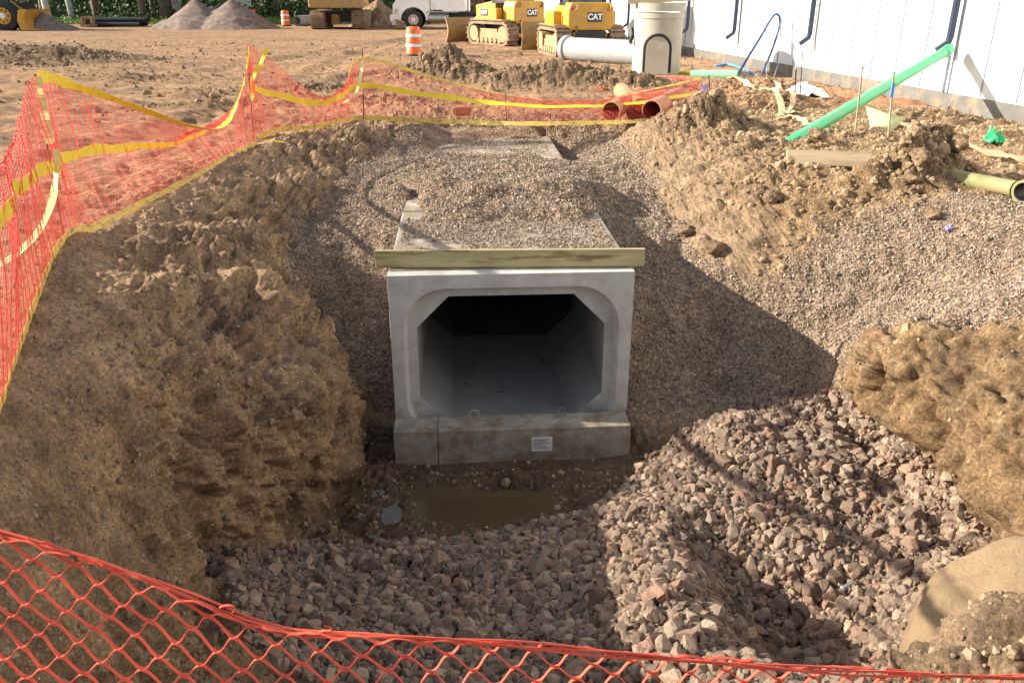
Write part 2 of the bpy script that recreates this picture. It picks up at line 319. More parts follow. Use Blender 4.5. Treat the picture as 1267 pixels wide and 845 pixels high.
# ------------------------------------------------------------------ TERRAIN: a loft of cross-sections along y
YAW = .061   # culvert axis drifts left with distance
YC = 7.42
SEG = [34, 150, 50, 70, 80, 80, 60, 50, 60, 60, 50, 60, 70, 80, 80, 90, 120, 40]
ROWS = [  # (y, 19 x (x,z)); the five centre columns (7..11) are relative to the culvert axis
 (-150, [(-160,0),(-60,0),(-40,0),(-30,0),(-20,.1),(-10,.3),(-5,.4),(-2,.4),(-1,.4),(0,.4),(1,.4),(2,.4),(5,.4),(10,.3),(15,.2),(20,.1),(30,0),(60,0),(160,0)]),
 (-4, [(-80,0),(-14,0),(-3,.15),(-2.6,.2),(-2.2,.3),(-1.8,.4),(-1.4,.4),(-1,.4),(-.5,.4),(0,.4),(.5,.4),(1,.4),(1.4,.4),(1.8,.4),(2.6,.35),(3.4,.3),(5,.2),(12,0),(80,0)]),
 (0.9, [(-80,0),(-14,0),(-2.2,.1),(-2.0,.1),(-1.75,.15),(-1.5,.2),(-1.25,.2),(-1,.2),(-.5,.25),(0,.25),(.5,.25),(1,.2),(1.3,.2),(1.6,.2),(2.0,.15),(2.6,.1),(4,0.05),(12,0),(80,0)]),
 (2.0, [(-80,0),(-14,0),(-2.3,0),(-2.1,-.1),(-1.9,-.25),(-1.65,-.5),(-1.4,-.8),(-1.1,-1.05),(-.7,-1.1),(0,-1.1),(.7,-1.1),(1.1,-1.0),(1.4,-.85),(1.7,-.7),(2.1,-.5),(2.6,-.3),(4,0),(12,0),(80,0)]),
 (3.0, [(-80,0),(-14,0),(-2.45,0),(-2.3,-.15),(-2.1,-.45),(-1.9,-.85),(-1.6,-1.2),(-1.2,-1.45),(-.8,-1.6),(0,-1.68),(.7,-1.65),(1.2,-1.5),(1.6,-1.3),(2.0,-1.0),(2.4,-.8),(3.0,-.5),(4.4,-.05),(12,0),(80,0)]),
 (4.0, [(-80,0),(-14,0),(-2.75,0),(-2.6,-.2),(-2.4,-.6),(-2.2,-1.1),(-1.9,-1.55),(-1.4,-1.72),(-.9,-1.8),(0,-1.78),(.7,-1.66),(1.2,-1.62),(1.7,-1.85),(2.3,-1.9),(2.9,-1.45),(3.3,-.85),(4.8,-.1),(12,0),(80,0)]),
 (5.0, [(-80,0),(-14,0),(-3.15,0),(-2.85,-.12),(-2.55,-.42),(-2.28,-.95),(-2.15,-1.78),(-1.6,-1.9),(-.9,-1.9),(0,-1.9),(.6,-1.86),(1.2,-1.75),(1.8,-1.85),(2.6,-1.95),(3.3,-1.8),(3.46,-.85),(5.2,-.12),(12,0),(80,0)]),
 (5.7, [(-80,0),(-14,0),(-3.45,0),(-3.0,-.14),(-2.4,-.5),(-1.95,-1.05),(-1.78,-1.98),(-1.3,-2.1),(-.8,-2.12),(0,-2.08),(.6,-1.92),(1.2,-1.78),(1.8,-1.78),(2.6,-1.82),(3.26,-1.78),(3.36,-.80),(5.3,-.1),(12,0),(80,0)]),
 (6.3, [(-80,0),(-14,0),(-3.7,0),(-3.15,-.16),(-2.35,-.52),(-1.72,-1.08),(-1.52,-2.12),(-1.15,-2.16),(-.75,-2.23),(0,-2.25),(.55,-2.2),(1.05,-2.02),(1.5,-1.85),(2.0,-1.62),(3.14,-1.68),(3.17,-.72),(5.4,-.06),(12,0),(80,0)]),
 (6.9, [(-80,0),(-14,0),(-3.95,0),(-3.3,-.18),(-2.35,-.52),(-1.68,-1.08),(-1.48,-2.14),(-1.15,-2.13),(-.7,-2.15),(0,-2.12),(.7,-2.13),(1.3,-2.14),(1.62,-1.95),(2.0,-1.7),(3.07,-1.62),(3.10,-.70),(5.4,-.03),(12,0),(80,0)]),
 (7.41, [(-80,0),(-14,0),(-4.1,0),(-3.4,-.18),(-2.4,-.5),(-1.72,-1.08),(-1.5,-2.14),(-1.10,-2.15),(-1.06,-2.2),(0,-2.2),(1.06,-2.2),(1.14,-2.0),(1.5,-1.8),(2.1,-1.8),(3.05,-1.5),(3.25,-1.15),(5.4,0),(12,0),(80,0)]),
 (7.43, [(-80,0),(-14,0),(-4.1,0),(-3.4,-.18),(-2.4,-.5),(-1.72,-1.08),(-1.5,-2.14),(-1.10,-2.15),(-1.03,-.45),(0,-.45),(1.03,-.45),(1.10,-1.7),(1.5,-1.78),(2.1,-1.8),(3.05,-1.5),(3.25,-1.15),(5.4,0),(12,0),(80,0)]),
 (8.0, [(-80,0),(-14,0),(-4.15,0),(-3.4,-.16),(-2.6,-.42),(-2.1,-.95),(-1.9,-1.7),(-1.10,-1.75),(-1.03,-.45),(0,-.45),(1.03,-.45),(1.10,-1.05),(1.5,-1.25),(2.2,-1.55),(3.0,-1.2),(3.8,-.75),(5.2,0),(12,0),(80,0)]),
 (8.7, [(-80,0),(-14,0),(-4.15,0),(-3.5,-.12),(-2.85,-.35),(-2.45,-.7),(-2.2,-1.25),(-1.10,-1.2),(-1.03,-.45),(0,-.45),(1.03,-.45),(1.10,-.7),(1.5,-.9),(2.1,-1.0),(2.7,-.65),(3.5,-.4),(4.9,0),(12,0),(80,0)]),
 (9.0, [(-80,0),(-14,0),(-4.15,0),(-3.55,-.13),(-2.9,-.45),(-2.5,-.85),(-1.85,-1.15),(-1.10,-1.0),(-1.03,-.45),(0,-.45),(1.03,-.45),(1.10,-.6),(1.5,-.8),(2.05,-.85),(2.55,-.5),(3.3,-.2),(4.8,0),(12,0),(80,0)]),
 (9.3, [(-80,0),(-14,0),(-4.15,0),(-3.6,-.1),(-2.95,-.4),(-2.6,-.75),(-1.9,-.85),(-1.10,-.55),(-.9,-.24),(0,-.24),(.9,-.24),(1.10,-.5),(1.55,-.68),(2.0,-.72),(2.4,-.4),(3.2,-.1),(4.6,.05),(12,0),(80,0)]),
 (9.75, [(-80,0),(-14,0),(-4.15,0),(-3.6,-.1),(-3.0,-.35),(-2.6,-.65),(-1.9,-.65),(-1.10,-.4),(-.7,-.25),(0,-.22),(.7,-.24),(1.10,-.3),(1.6,-.52),(2.0,-.6),(2.35,-.3),(3.1,-.05),(4.5,.05),(12,0),(80,0)]),
 (11.2, [(-80,0),(-14,0),(-4.1,0),(-3.5,-.05),(-3.0,-.15),(-2.5,-.38),(-1.8,-.38),(-1.1,-.2),(-.7,-.13),(0,-.15),(.7,-.15),(1.1,-.2),(1.6,-.35),(1.95,-.42),(2.3,-.15),(3.0,.08),(4.4,.05),(12,0),(80,0)]),
 (13.2, [(-80,0),(-14,0),(-3.95,0),(-3.3,-.03),(-2.7,-.1),(-2.2,-.25),(-1.7,-.3),(-1.1,-.25),(-.7,-.28),(0,-.3),(.7,-.3),(1.1,-.4),(1.5,-.4),(1.85,-.3),(2.2,.05),(2.9,.2),(4.2,.08),(12,0),(80,0)]),
 (13.7, [(-80,0),(-14,0),(-3.8,0),(-3.2,-.02),(-2.6,-.08),(-2.1,-.2),(-1.6,-.25),(-1.1,-.25),(-.75,-.42),(0,-.45),(1.0,-.45),(1.1,-.75),(1.4,-.7),(1.8,-.35),(2.2,.05),(2.9,.22),(4.2,.08),(12,0),(80,0)]),
 (15.2, [(-80,0),(-14,0),(-3.7,0),(-3.2,0),(-2.6,-.03),(-2.1,-.1),(-1.6,-.12),(-1.1,-.15),(-.6,-.42),(0,-.45),(1.0,-.45),(1.1,-.6),(1.4,-.4),(1.8,-.15),(2.2,.0),(2.9,.1),(4.2,.05),(12,0),(80,0)]),
 (15.7, [(-80,0),(-14,0),(-4,0),(-3.4,0),(-2.8,0),(-2.2,0),(-1.6,0),(-1.1,-.05),(-.7,-.1),(0,-.12),(.7,-.1),(1.1,-.06),(1.5,-.02),(2,0),(2.6,0),(3.4,.02),(5,.02),(12,0),(80,0)]),
 (18, [(-80,0),(-16,0),(-6,0),(-5,0),(-4,0),(-3,0),(-2,0),(-1,0),(-.5,0),(.5,0),(1.5,0),(2.5,0),(3.5,0),(4.5,0),(5.5,0),(6.5,0),(7.5,0),(14,0),(80,0)]),
 (30, [(-90,0),(-24,0),(-14,0),(-12,0),(-10,0),(-8,0),(-6,0),(-4,0),(-2,0),(0,0),(2,0),(3.5,0),(5,0),(6,0),(7,0),(8,0),(10,0),(24,0),(90,0)]),
 (60, [(-120,0),(-48,0),(-30,0),(-26,0),(-22,0),(-18,0),(-14,0),(-10,0),(-6,0),(-2,0),(2,0),(5,0),(8,0),(11,0),(14,0),(17,0),(20,0),(48,0),(120,0)]),
 (130, [(-200,.5),(-90,.3),(-60,0),(-50,0),(-40,0),(-32,0),(-24,0),(-16,0),(-8,0),(0,0),(8,0),(16,0),(24,0),(32,0),(40,0),(50,0),(60,0),(90,0),(200,0)]),
 (600, [(-700,2),(-400,1),(-240,1),(-200,1),(-160,1),(-120,1),(-90,1),(-60,1),(-30,1),(0,1),(30,1),(60,1),(90,1),(120,1),(160,1),(200,1),(240,1),(400,1),(700,2)]),
]
ys = [-150., -60., -20., -8., -4., -2., -1., 0., .5]
y = .9
while y < 19: ys.append(y); y += .0031 * (y + 1.2)
while y < 70: ys.append(y); y += .006 * y
while y < 600: ys.append(y); y *= 1.04
ys.append(600.)
ys = np.array(sorted(set(ys + [7.4101, 7.43])))
ys = ys[(np.abs(ys - 7.42) > .0099) | (ys == 7.4101) | (ys == 7.43)]
Ry = np.array([r[0] for r in ROWS]); Rx = np.array([[p[0] for p in r[1]] for r in ROWS]); Rz = np.array([[p[1] for p in r[1]] for r in ROWS])
def rowint(A):
    out = np.zeros((len(ys), A.shape[1]))
    for c in range(A.shape[1]): out[:, c] = np.interp(ys, Ry, A[:, c])
    return out
CXs = rowint(Rx); CZs = rowint(Rz)
shift = -np.clip(ys - 7.35, 0, 9) * YAW
CXs[:, 6:13] += shift[:, None]
us = []; colpos = []
for i, n_ in enumerate(SEG):
    colpos.append(len(us)); us += [(i, k / n_) for k in range(n_)]
us.append((len(SEG) - 1, 1.0)); colpos.append(len(us) - 1)
ui = np.array([a for a, b_ in us]); ut = np.array([b_ for a, b_ in us])
# denser near the frame on the long outer spans
ut = np.where(ui == 0, 1 - (1 - ut) ** 2, ut); ut = np.where(ui == 1, 1 - (1 - ut) ** 1.7, ut); ut = np.where((ui == 16) | (ui == 17), ut ** 1.7, ut)
X = CXs[:, ui] * (1 - ut) + CXs[:, ui + 1] * ut
Z = CZs[:, ui] * (1 - ut) + CZs[:, ui + 1] * ut
Y = np.repeat(ys[:, None], X.shape[1], 1)
cL, cR = colpos[7], colpos[11]
hard = (ys > 7.42) & (ys < 9.5)
def blurU(A, k):
    B = A.copy(); c = np.cumsum(np.pad(A, ((0, 0), (k + 1, k)), mode='edge'), axis=1)
    return (c[:, 2 * k + 1:] - c[:, :-(2 * k + 1)]) / (2 * k + 1)
Zb = blurU(blurU(Z, 8), 6); Xb = blurU(blurU(X, 8), 6)
keep = np.zeros(X.shape); ci = np.arange(X.shape[1])
near = np.clip(1 - np.maximum(cL - 30 - ci, ci - cR - 30) / 40., 0, 1)
keep[:] = near[None, :] * sstep(6.6, 7.2, ys)[:, None] * (1 - sstep(15, 16, ys))[:, None]
Z = Z * keep + Zb * (1 - keep); X = X * keep + Xb * (1 - keep)
# smooth along y, apart from the culvert headwall
def blurV(A, k):
    c = np.cumsum(np.pad(A, ((k + 1, k), (0, 0)), mode='edge'), axis=0); return (c[2 * k + 1:] - c[:-(2 * k + 1)]) / (2 * k + 1)
Zv = blurV(Z, 9); inner = ((ci >= cL - 2) & (ci <= cR + 2)).astype(float)
kv = np.clip(inner[None, :] * (sstep(6.8, 7.1, ys) * (1 - sstep(9.05, 9.2, ys)))[:, None], 0, 1)
Z = Z * kv + Zv * (1 - kv)
# zones -----------------------------------------------------------
P3 = np.stack([X, Y, Z], -1)
nzx = fbm(P3 * np.array([1.6, 1.6, 1.6]), 4) * .22; nzy = fbm(P3 * 1.6 + 50, 4) * .22
Xn, Yn = X + nzx, Y + nzy
RIP = [(-2.15,5.0),(-1.85,4.3),(-1.5,3.75),(-.7,3.35),(.4,2.6),(1.3,2.6),(1.75,3.2),(2.3,3.9),(2.9,4.4),(3.35,5.1),(3.3,6.0),(3.12,6.6),(3.15,7.1),(2.9,7.35),(1.9,7.1),(1.35,6.9),(1.2,6.7),(.9,6.25),(.3,5.85),(-.5,5.65),(-1.7,5.6)]
FINE = [(-2.65,9.8),(-2.5,8.9),(-2.1,8.3),(-1.5,7.8),(-1.1,7.5),(1.1,7.45),(1.7,7.3),(3.0,7.25),(3.3,7.1),(3.35,6.9),(4.1,6.35),(5.5,6.0),(7.5,5.6),(8,8.3),(5.4,8.9),(4.4,9.0),(3.3,8.7),(2.5,8.5),(2.05,9.0),(2.0,10.5),(1.95,12.5),(1.8,14.2),(1.5,15.8),(-1.6,15.6),(-2.1,13.5),(-2.5,11.2)]
rip = blurV(blurU(inpoly(Xn * .6 + X * .4, Yn * .6 + Y * .4, RIP).astype(float), 5), 5)
rip = rip * (1 - sstep(2.6, 2.9, X) * sstep(-1.55, -1.35, Z))
fine = blurV(blurU(inpoly(Xn, Yn, FINE).astype(float), 7), 5)
fine = np.clip(fine - rip, 0, 1)
wet = sstep(-1.95, -2.12, Z) * sstep(5.2, 5.7, Y) * (1 - sstep(7.6, 8.2, Y))
yard = sstep(15.2, 17, Yn) + (1 - sstep(-4.6, -3.9, Xn)) * sstep(1, 3, Y); yard = np.clip(yard, 0, 1)
rside = sstep(2.4, 3.4, Xn) * (1 - yard)
leftface = (1 - sstep(-1.6, -.9, X)) * (1 - yard) * (1 - fine) * (1 - rip) * (1 - sstep(12.5, 15, Y))
clay = sstep(2.9, 3.15, X) * (1 - sstep(3.6, 4.6, X)) * sstep(3.6, 4.4, Y) * (1 - sstep(7.0, 7.3, Y))
# mounds -----------------------------------------------------------
def bump_at(x0, y0, sx, sy, h, rot=0, p=2):
    c_, s_ = math.cos(rot), math.sin(rot); dx = X - x0; dy = Y - y0
    a = (c_ * dx + s_ * dy) / sx; b_ = (-s_ * dx + c_ * dy) / sy
    return h * np.exp(-(np.sqrt(a * a + b_ * b_)) ** p)
mound = np.zeros_like(X)
MOUNDS = [(2.5,13.0,.5,.9,.20,.3),(3.1,13.2,.6,.4,.40,.1),(4.3,12.0,.22,.2,.12,0),(4.72,9.75,.42,.32,.52,.2),(5.1,9.95,.28,.26,.36,0),(4.15,9.5,.4,.25,.14,.2),(2.9,10.2,.6,.6,.14,0),(3.3,11.8,.8,.35,.10,.2),
          (5.3,12.6,.5,.3,.16,.1),(7.0,13.9,.5,.45,.30,0),(7.6,12.8,.7,.3,.12,0),
          (-3.1,12.8,.5,.5,.08,0),(-2.5,13.6,.4,.4,.12,0),(-1.7,14.8,.5,.4,.14,0),(.2,15.6,1.0,.3,.22,0),(-.9,14.9,.4,.4,.18,0),
          (-2.2,22.3,.8,.7,.5,0),(-1.1,21.8,1.0,.7,.42,0),(-1.55,22.4,.45,.35,.42,0),(.4,20.6,1.2,.7,.3,0),(1.8,20.6,1.6,.8,.38,0),(2.9,19.6,.9,.6,.3,0),(-4.2,19.2,1.1,.45,.18,0),(-2.6,17.3,1.0,.5,.12,0),
          (-17.2,27.5,3.2,2.0,.42,.05),(-14.2,28.2,2.2,1.2,.3,0),(-9.5,22.0,1.6,.6,.14,.1),(-6.6,16.2,1.4,.4,.1,.2),(-6.6,18.6,1.0,.4,.1,0),
          (5.6,19.6,1.0,1.6,.25,0),(5.0,16.6,1.0,.8,.22,0),(1.0,4.5,.42,.6,.19,0),(1.8,4.5,.5,.5,-.36,.2),(1.65,5.15,.4,.4,-.20,0),(-.05,6.66,.5,.10,.13,.05),(.65,6.62,.3,.14,.12,0),(1.3,3.5,.6,.25,.12,0),(2.2,3.0,.5,.3,.34,0),(2.75,3.1,.4,.3,.3,0),
          (1.95,6.75,.35,.25,.14,0),(2.6,2.75,.6,.35,.25,0),(-.45,5.2,.5,.3,.05,0),(.9,3.9,.6,.35,.1,.3)]
for a in MOUNDS: mound += bump_at(*a)
clodz = np.clip(mound / .25, 0, 1) * (1 - rip) * (1 - fine)
# tyre/track ruts in the yard
rut = np.zeros_like(X)
for (x0, sl, w, amp, fr) in [(-9, .55, .5, .05, .11), (-12, .3, .5, .05, .1), (-16, -.4, .6, .05, .07), (-6.5, .1, .4, .04, .12), (-20, .8, .6, .05, .08), (-5.6, .35, .35, .04, .2)]:
    d = X - (x0 + sl * (Y - 15) + 1.2 * np.sin(Y * fr)); rut -= amp * np.exp(-(d / w) ** 2) - amp * .6 * np.exp(-((np.abs(d) - w * 1.5) / (w * .5)) ** 2)
Z = Z + mound + rut * yard
# displacement ------------------------------------------------------
P3 = np.stack([X, Y, Z], -1)
dU = np.gradient(P3, axis=1); dV = np.gradient(P3, axis=0)
Nn = np.cross(dU, dV); Nn /= (np.linalg.norm(Nn, axis=-1)[..., None] + 1e-9)
Nn = np.stack([blurV(blurU(Nn[..., k], 6), 6) for k in range(3)], -1)
Nn /= (np.linalg.norm(Nn, axis=-1)[..., None] + 1e-9)
prot = ((ci >= cL - 1) & (ci <= cR + 1)).astype(float)[None, :] * (((ys > 6.85) & (ys < 9.1)) | ((ys > 13.45) & (ys < 15.4)))[:, None]
nearc = np.clip(1 - np.abs(np.abs(X - shift[:, None]) - 1.1) / .3, 0, 1) * ((ys > 7.3) & (ys < 9.3))[:, None]
lod = 1 / (1 + np.clip(Y - 25, 0, 1e9) / 40)
big = fbm(P3 * .9 + 3, 3)
B1 = billow(P3 * 2.6, 5, .6); B2 = billow(P3 * 9 + 9, 4, .62)
F1 = fbm(P3 * 5 + 20, 5, .6)
warp = np.stack([fbm(P3 * 3 + 11 * k, 3) for k in range(3)], -1) * .07
rows_near = ys < 30; K1 = np.zeros_like(X); K2 = np.zeros_like(X); K3 = np.zeros_like(X)
for KK, fq in ((K1, 4.0), (K2, 10.0), (K3, 26.0)):
    v_, e_ = chunks((P3 + warp)[rows_near] * fq, int(fq)); KK[rows_near] = v_ * .75 - .5 * np.exp(-e_ * 7)
xf = CXs[:, 2][:, None]; fd = sstep(.15, 1.0, X - xf)
mud = leftface
stria = fbm(np.stack([X * 3 + Z * 1.0, Y * 3, Z * .8], -1) + 70, 4, .6)     # bucket-tooth streaks down the cut faces
sc = np.abs(fbm(np.stack([X * 1.2, Y * 3.2 + Z * 1.5, Z * .9 - X * .4], -1) + 33, 3))
D = mud * fd * (.16 * big + .05 * B1 + .03 * B2 + .11 * stria + .055 * K1 + .045 * K2 + .018 * K3 - .06 * sstep(.12, .45, fbm(P3 * 1.7 + 60, 3)) - .10 * np.exp(-(sc / .05) ** 2) * sstep(-.3, -.7, Z)) + mud * (1 - fd) * (.015 * K2 + .012 * K3 + .02 * B2)
D += rside * (.04 * big + .04 * B1 + .02 * B2 + .05 * K1 + .024 * K2 + .008 * K3) * (1 - fine) * (1 - clay) * (1 - rip)
D += clay * (.07 * big + .09 * stria + .015 * B2 + .05 * K1 + .045 * K2 + .02 * K3 - .08 * np.exp(-(sc / .04) ** 2))
D += np.clip(clodz, 0, 1) * (.08 * B1 + .015 * B2 + .10 * K1 + .04 * K2 + .008 * K3)
D += fine * (.055 * big + .03 * F1 + .012 * B2)
D += rip * (.05 * big + .04 * B1)
D += yard * (.02 * big + .02 * F1 + .035 * np.clip(B1, 0, 1) + .012 * K2 + .05 * np.abs(fbm(np.stack([X * .35, Y * .9, X * 0], -1) + 8, 4))) * lod * (1 + .8 * sstep(20, 15, Y))
rest = np.clip(1 - mud - rside - clay - clodz - fine - rip - yard, 0, 1)
D += rest * (.03 * big + .03 * B1 + .02 * B2 + .04 * K1 + .03 * K2 + .014 * K3)
# a vertical crack in the clay face, and lumps of wave in the backfill
D -= clay * .24 * np.exp(-((Y - 6.55 - .07 * np.sin(Z * 9)) / .085) ** 2) * sstep(-.75, -.95, Z)
D -= clay * .14 * np.exp(-((Y - 5.85 - .10 * np.sin(Z * 7 + 1)) / .07) ** 2) * sstep(-.8, -1.0, Z)
D -= clay * .12 * np.exp(-((Z + 1.52 + .08 * np.sin(Y * 5)) / .13) ** 2)
D -= clay * .10 * np.exp(-((Z + .95 + .10 * np.sin(Y * 4 + 2)) / .07) ** 2) * sstep(0, .3, fbm(P3 * 1.8 + 5, 2))
D += clay * .05 * sstep(-1.0, -.8, Z) * (1 - sstep(3.4, 3.9, X))
for (x0, y0, s_, h_) in [(-.35,10.1,.25,.12),(.25,10.2,.22,.1),(.7,10.35,.25,.1),(-.8,10.5,.3,.08),(1.0,10.6,.3,.08),(-1.5,10.6,.35,.1),(-.1,11.6,.5,.06)]:
    D += h_ * np.exp(-(((X - x0) / s_) ** 2 + ((Y - y0) / (s_ * .8)) ** 2)) * (ys > 9.6)[:, None]
D -= .12 * np.exp(-((X + 1.45 - .33 * (10.9 - Y) + .08 * np.sin(4 * Y)) / .07) ** 2) * ((ys > 9.6) & (ys < 11.2))[:, None] * fine
D = D * .35 + .65 * blurV(blurU(D, 1), 1)
D = D * (1 - prot) * (1 - .85 * nearc)
fl = np.exp(-((X / 1.3) ** 4)) * (sstep(5.6, 6.1, Y) * (1 - sstep(7.2, 7.5, Y)))
D = D * (1 - .5 * fl)
PT = P3 + Nn * D[..., None]
# colour zones -------------------------------------------------------
def C3(c): return np.array(c)[None, None, :]
colr = np.zeros(X.shape + (3,)) + C3((.30, .225, .155))
def mixc(mk, c):
    global colr
    colr = colr * (1 - mk[..., None]) + C3(c) * mk[..., None]
mixc(leftface, (.385, .27, .172))
n1 = fbm(P3 * .7 + 90, 4); n2 = fbm(P3 * 2.3 + 40, 4)
mixc(leftface * sstep(.15, .5, n2), (.45, .325, .205)); mixc(leftface * sstep(.1, .6, -n2) * .7, (.22, .158, .105)); mixc(leftface * sstep(-.5, 0, Z) * .6, (.40, .305, .21))
mixc(rside, (.30, .212, .125)); mixc(rside * sstep(.1, .5, n2) * .7, (.38, .275, .165)); mixc(rside * sstep(.15, .45, -n2) * .7, (.19, .135, .085))
mixc(np.clip(clodz * (1 - yard), 0, 1) * sstep(7, 8.5, Y), (.21, .15, .095)); mixc(clay, (.27, .188, .108)); mixc(clay * sstep(-.05, .3, n2) * .8, (.18, .126, .078)); mixc(clay * sstep(.25, .5, fbm(P3 * 5 + 12, 3)) * .35, (.33, .27, .19))
mixc(fine, (.30, .24, .185)); mixc(fine * sstep(.1, .6, n1) * .6, (.33, .24, .165))
mixc(rip, (.10, .07, .05))
mixc(yard, (.37, .24, .145)); mixc(yard * sstep(-.1, .4, n1) * .8, (.31, .215, .145)); mixc(yard * sstep(.2, .6, n2) * .5, (.47, .32, .2)); mixc(yard * sstep(.1, .35, fbm(np.stack([X * .25, Y * .9, X * 0], -1) + 77, 4)) * .6, (.23, .165, .115))
mixc(yard * np.clip(mound / .15, 0, 1), (.18, .13, .085))
mixc(yard * sstep(3.3, 4.3, Xn) * (1 - sstep(18, 22, Y)) * .6, (.45, .24, .14))
mixc(sstep(62, 66, Yn + nzy * 20), (.12, .15, .05))
mixc(wet * .8, (.09, .06, .04))
aux = np.zeros(X.shape + (4,)); aux[..., 0] = np.clip(fine + rip + .25 * rside + .15, 0, 1); aux[..., 1] = wet; aux[..., 3] = 1
nv, nu = X.shape
idx = np.arange(nv * nu).reshape(nv, nu)
F = np.stack([idx[:-1, :-1], idx[:-1, 1:], idx[1:, 1:], idx[1:, :-1]], -1)
kgap = int(np.argmin(np.abs(ys - 7.4101)))
ok = np.ones((nv - 1, nu - 1), bool); ok[kgap, cL:cR] = False
terr = fast_mesh('ground', PT.reshape(-1, 3), F[ok], M['soil'], True, {'Zone': np.concatenate([colr, np.ones(X.shape + (1,))], -1).reshape(-1, 4), 'Aux': aux.reshape(-1, 4)})
tag(terr, kind='structure')
# surface look-up
def ground_z(x, y):
    i = int(np.clip(np.searchsorted(ys, y), 1, nv - 1)); j = int(np.argmin(np.abs(PT[i, :, 0] - x))); return float(PT[i, j, 2])
def on_ground(x, y, dz=0.0): return Vector((x, y, ground_z(x, y) + dz))
# ------------------------------------------------------------------ scatter
def hull_template(npts, ang=1.0, lump=0):
    bm = bmesh.new()
    pts = rng.normal(size=(npts, 3)); pts /= np.linalg.norm(pts, axis=1)[:, None]; pts *= rng.uniform(.75, 1.05, (npts, 1))
    pts *= rng.uniform(.65, 1.15, 3)
    for p in pts: bm.verts.new(p)
    r_ = bmesh.ops.convex_hull(bm, input=bm.verts)
    bmesh.ops.delete(bm, geom=[g for g in r_['geom_interior'] if isinstance(g, bmesh.types.BMVert)], context='VERTS')
    bmesh.ops.triangulate(bm, faces=bm.faces); bm.verts.ensure_lookup_table(); bm.verts.index_update()
    V = np.array([v.co[:] for v in bm.verts]); Fm = np.array([[v.index for v in f.verts] for f in bm.faces]); bm.free(); return V, Fm
def lump_template(sub=2, amp=.35):
    bm = bmesh.new(); bmesh.ops.create_icosphere(bm, subdivisions=sub, radius=1)
    V = np.array([v.co[:] for v in bm.verts]); Fm = np.array([[v.index for v in f.verts] for f in bm.faces]); bm.free()
    off = rng.uniform(0, 50, 3); V = V * (1 + amp * billow(V * 1.1 + off, 3, .6) * 2 + .12 * fbm(V * 3 + off, 2))[:, None] * rng.uniform(.7, 1.15, 3)
    return V, Fm
def rotm(n):
    q = rng.normal(size=(n, 4)); q /= np.linalg.norm(q, axis=1)[:, None]; w, x, y_, z = q.T
    return np.stack([1 - 2 * (y_ * y_ + z * z), 2 * (x * y_ - z * w), 2 * (x * z + y_ * w), 2 * (x * y_ + z * w), 1 - 2 * (x * x + z * z), 2 * (y_ * z - x * w), 2 * (x * z - y_ * w), 2 * (y_ * z + x * w), 1 - 2 * (x * x + y_ * y_)], -1).reshape(n, 3, 3)
def instance(name, tm, pos, size, m, smooth=False):
    which = rng.integers(0, len(tm), len(pos)); VV = []; FF = []; off = 0
    for t, (V, Fm) in enumerate(tm):
        s_ = which == t; n_ = int(s_.sum())
        if not n_: continue
        Q = np.einsum('nij,vj->nvi', rotm(n_), V) * size[s_][:, None, None] + pos[s_][:, None, :]
        FF.append((Fm[None] + (np.arange(n_) * len(V))[:, None, None]).reshape(-1, 3) + off); VV.append(Q.reshape(-1, 3)); off += n_ * len(V)
    o = fast_mesh(name, np.concatenate(VV), np.concatenate(FF), m, smooth); return o
area = np.linalg.norm(np.cross(PT[:-1, 1:] - PT[:-1, :-1], PT[1:, :-1] - PT[:-1, :-1]), axis=-1)
def sample(weight, n_):
    w = np.maximum(area * weight[:-1, :-1] * ok, 0).ravel(); w = w / w.sum()
    k = rng.choice(len(w), n_, p=w); i, j = np.divmod(k, nu - 1); a = rng.random((n_, 1)); b_ = rng.random((n_, 1))
    return PT[i, j] * (1 - a) * (1 - b_) + PT[i, j + 1] * a * (1 - b_) + PT[i + 1, j] * (1 - a) * b_ + PT[i + 1, j + 1] * a * b_
inview = ((np.abs(X) < .68 * (Y * .93 + 1.5)) & (Y > 2.0) & (Y < 19)).astype(float)
RT = [hull_template(int(k)) for k in rng.integers(13, 26, 30)]
n_ = 40000
p = sample(rip * (rip > .3) * (1 - wet * .4), n_); s_ = np.exp(rng.normal(math.log(.0255), .48, n_)); s_ = np.clip(s_, .014, .085); p[:, 2] += s_ * .35
tag(instance('crushed_stone', RT, p, s_, M['riprap']), kind='stuff')
# fine gravel
PTm = [hull_template(7) for _ in range(12)]
w = fine * inview * (1 - prot) / (1 + np.clip(Y - 7, 0, 20) * .12) + .018 * inview * (rside * (1 - clay) + leftface) + .06 * inview * fl
n_ = 95000
p = sample(w, n_); s_ = np.clip(np.exp(rng.normal(math.log(.0115), .35, n_)), .006, .03) * (1 + .035 * np.clip(p[:, 1] - 7, 0, 10)); p[:, 2] += s_ * .3
tag(instance('fine_gravel', PTm, p, s_, M['pebble']), kind='stuff')
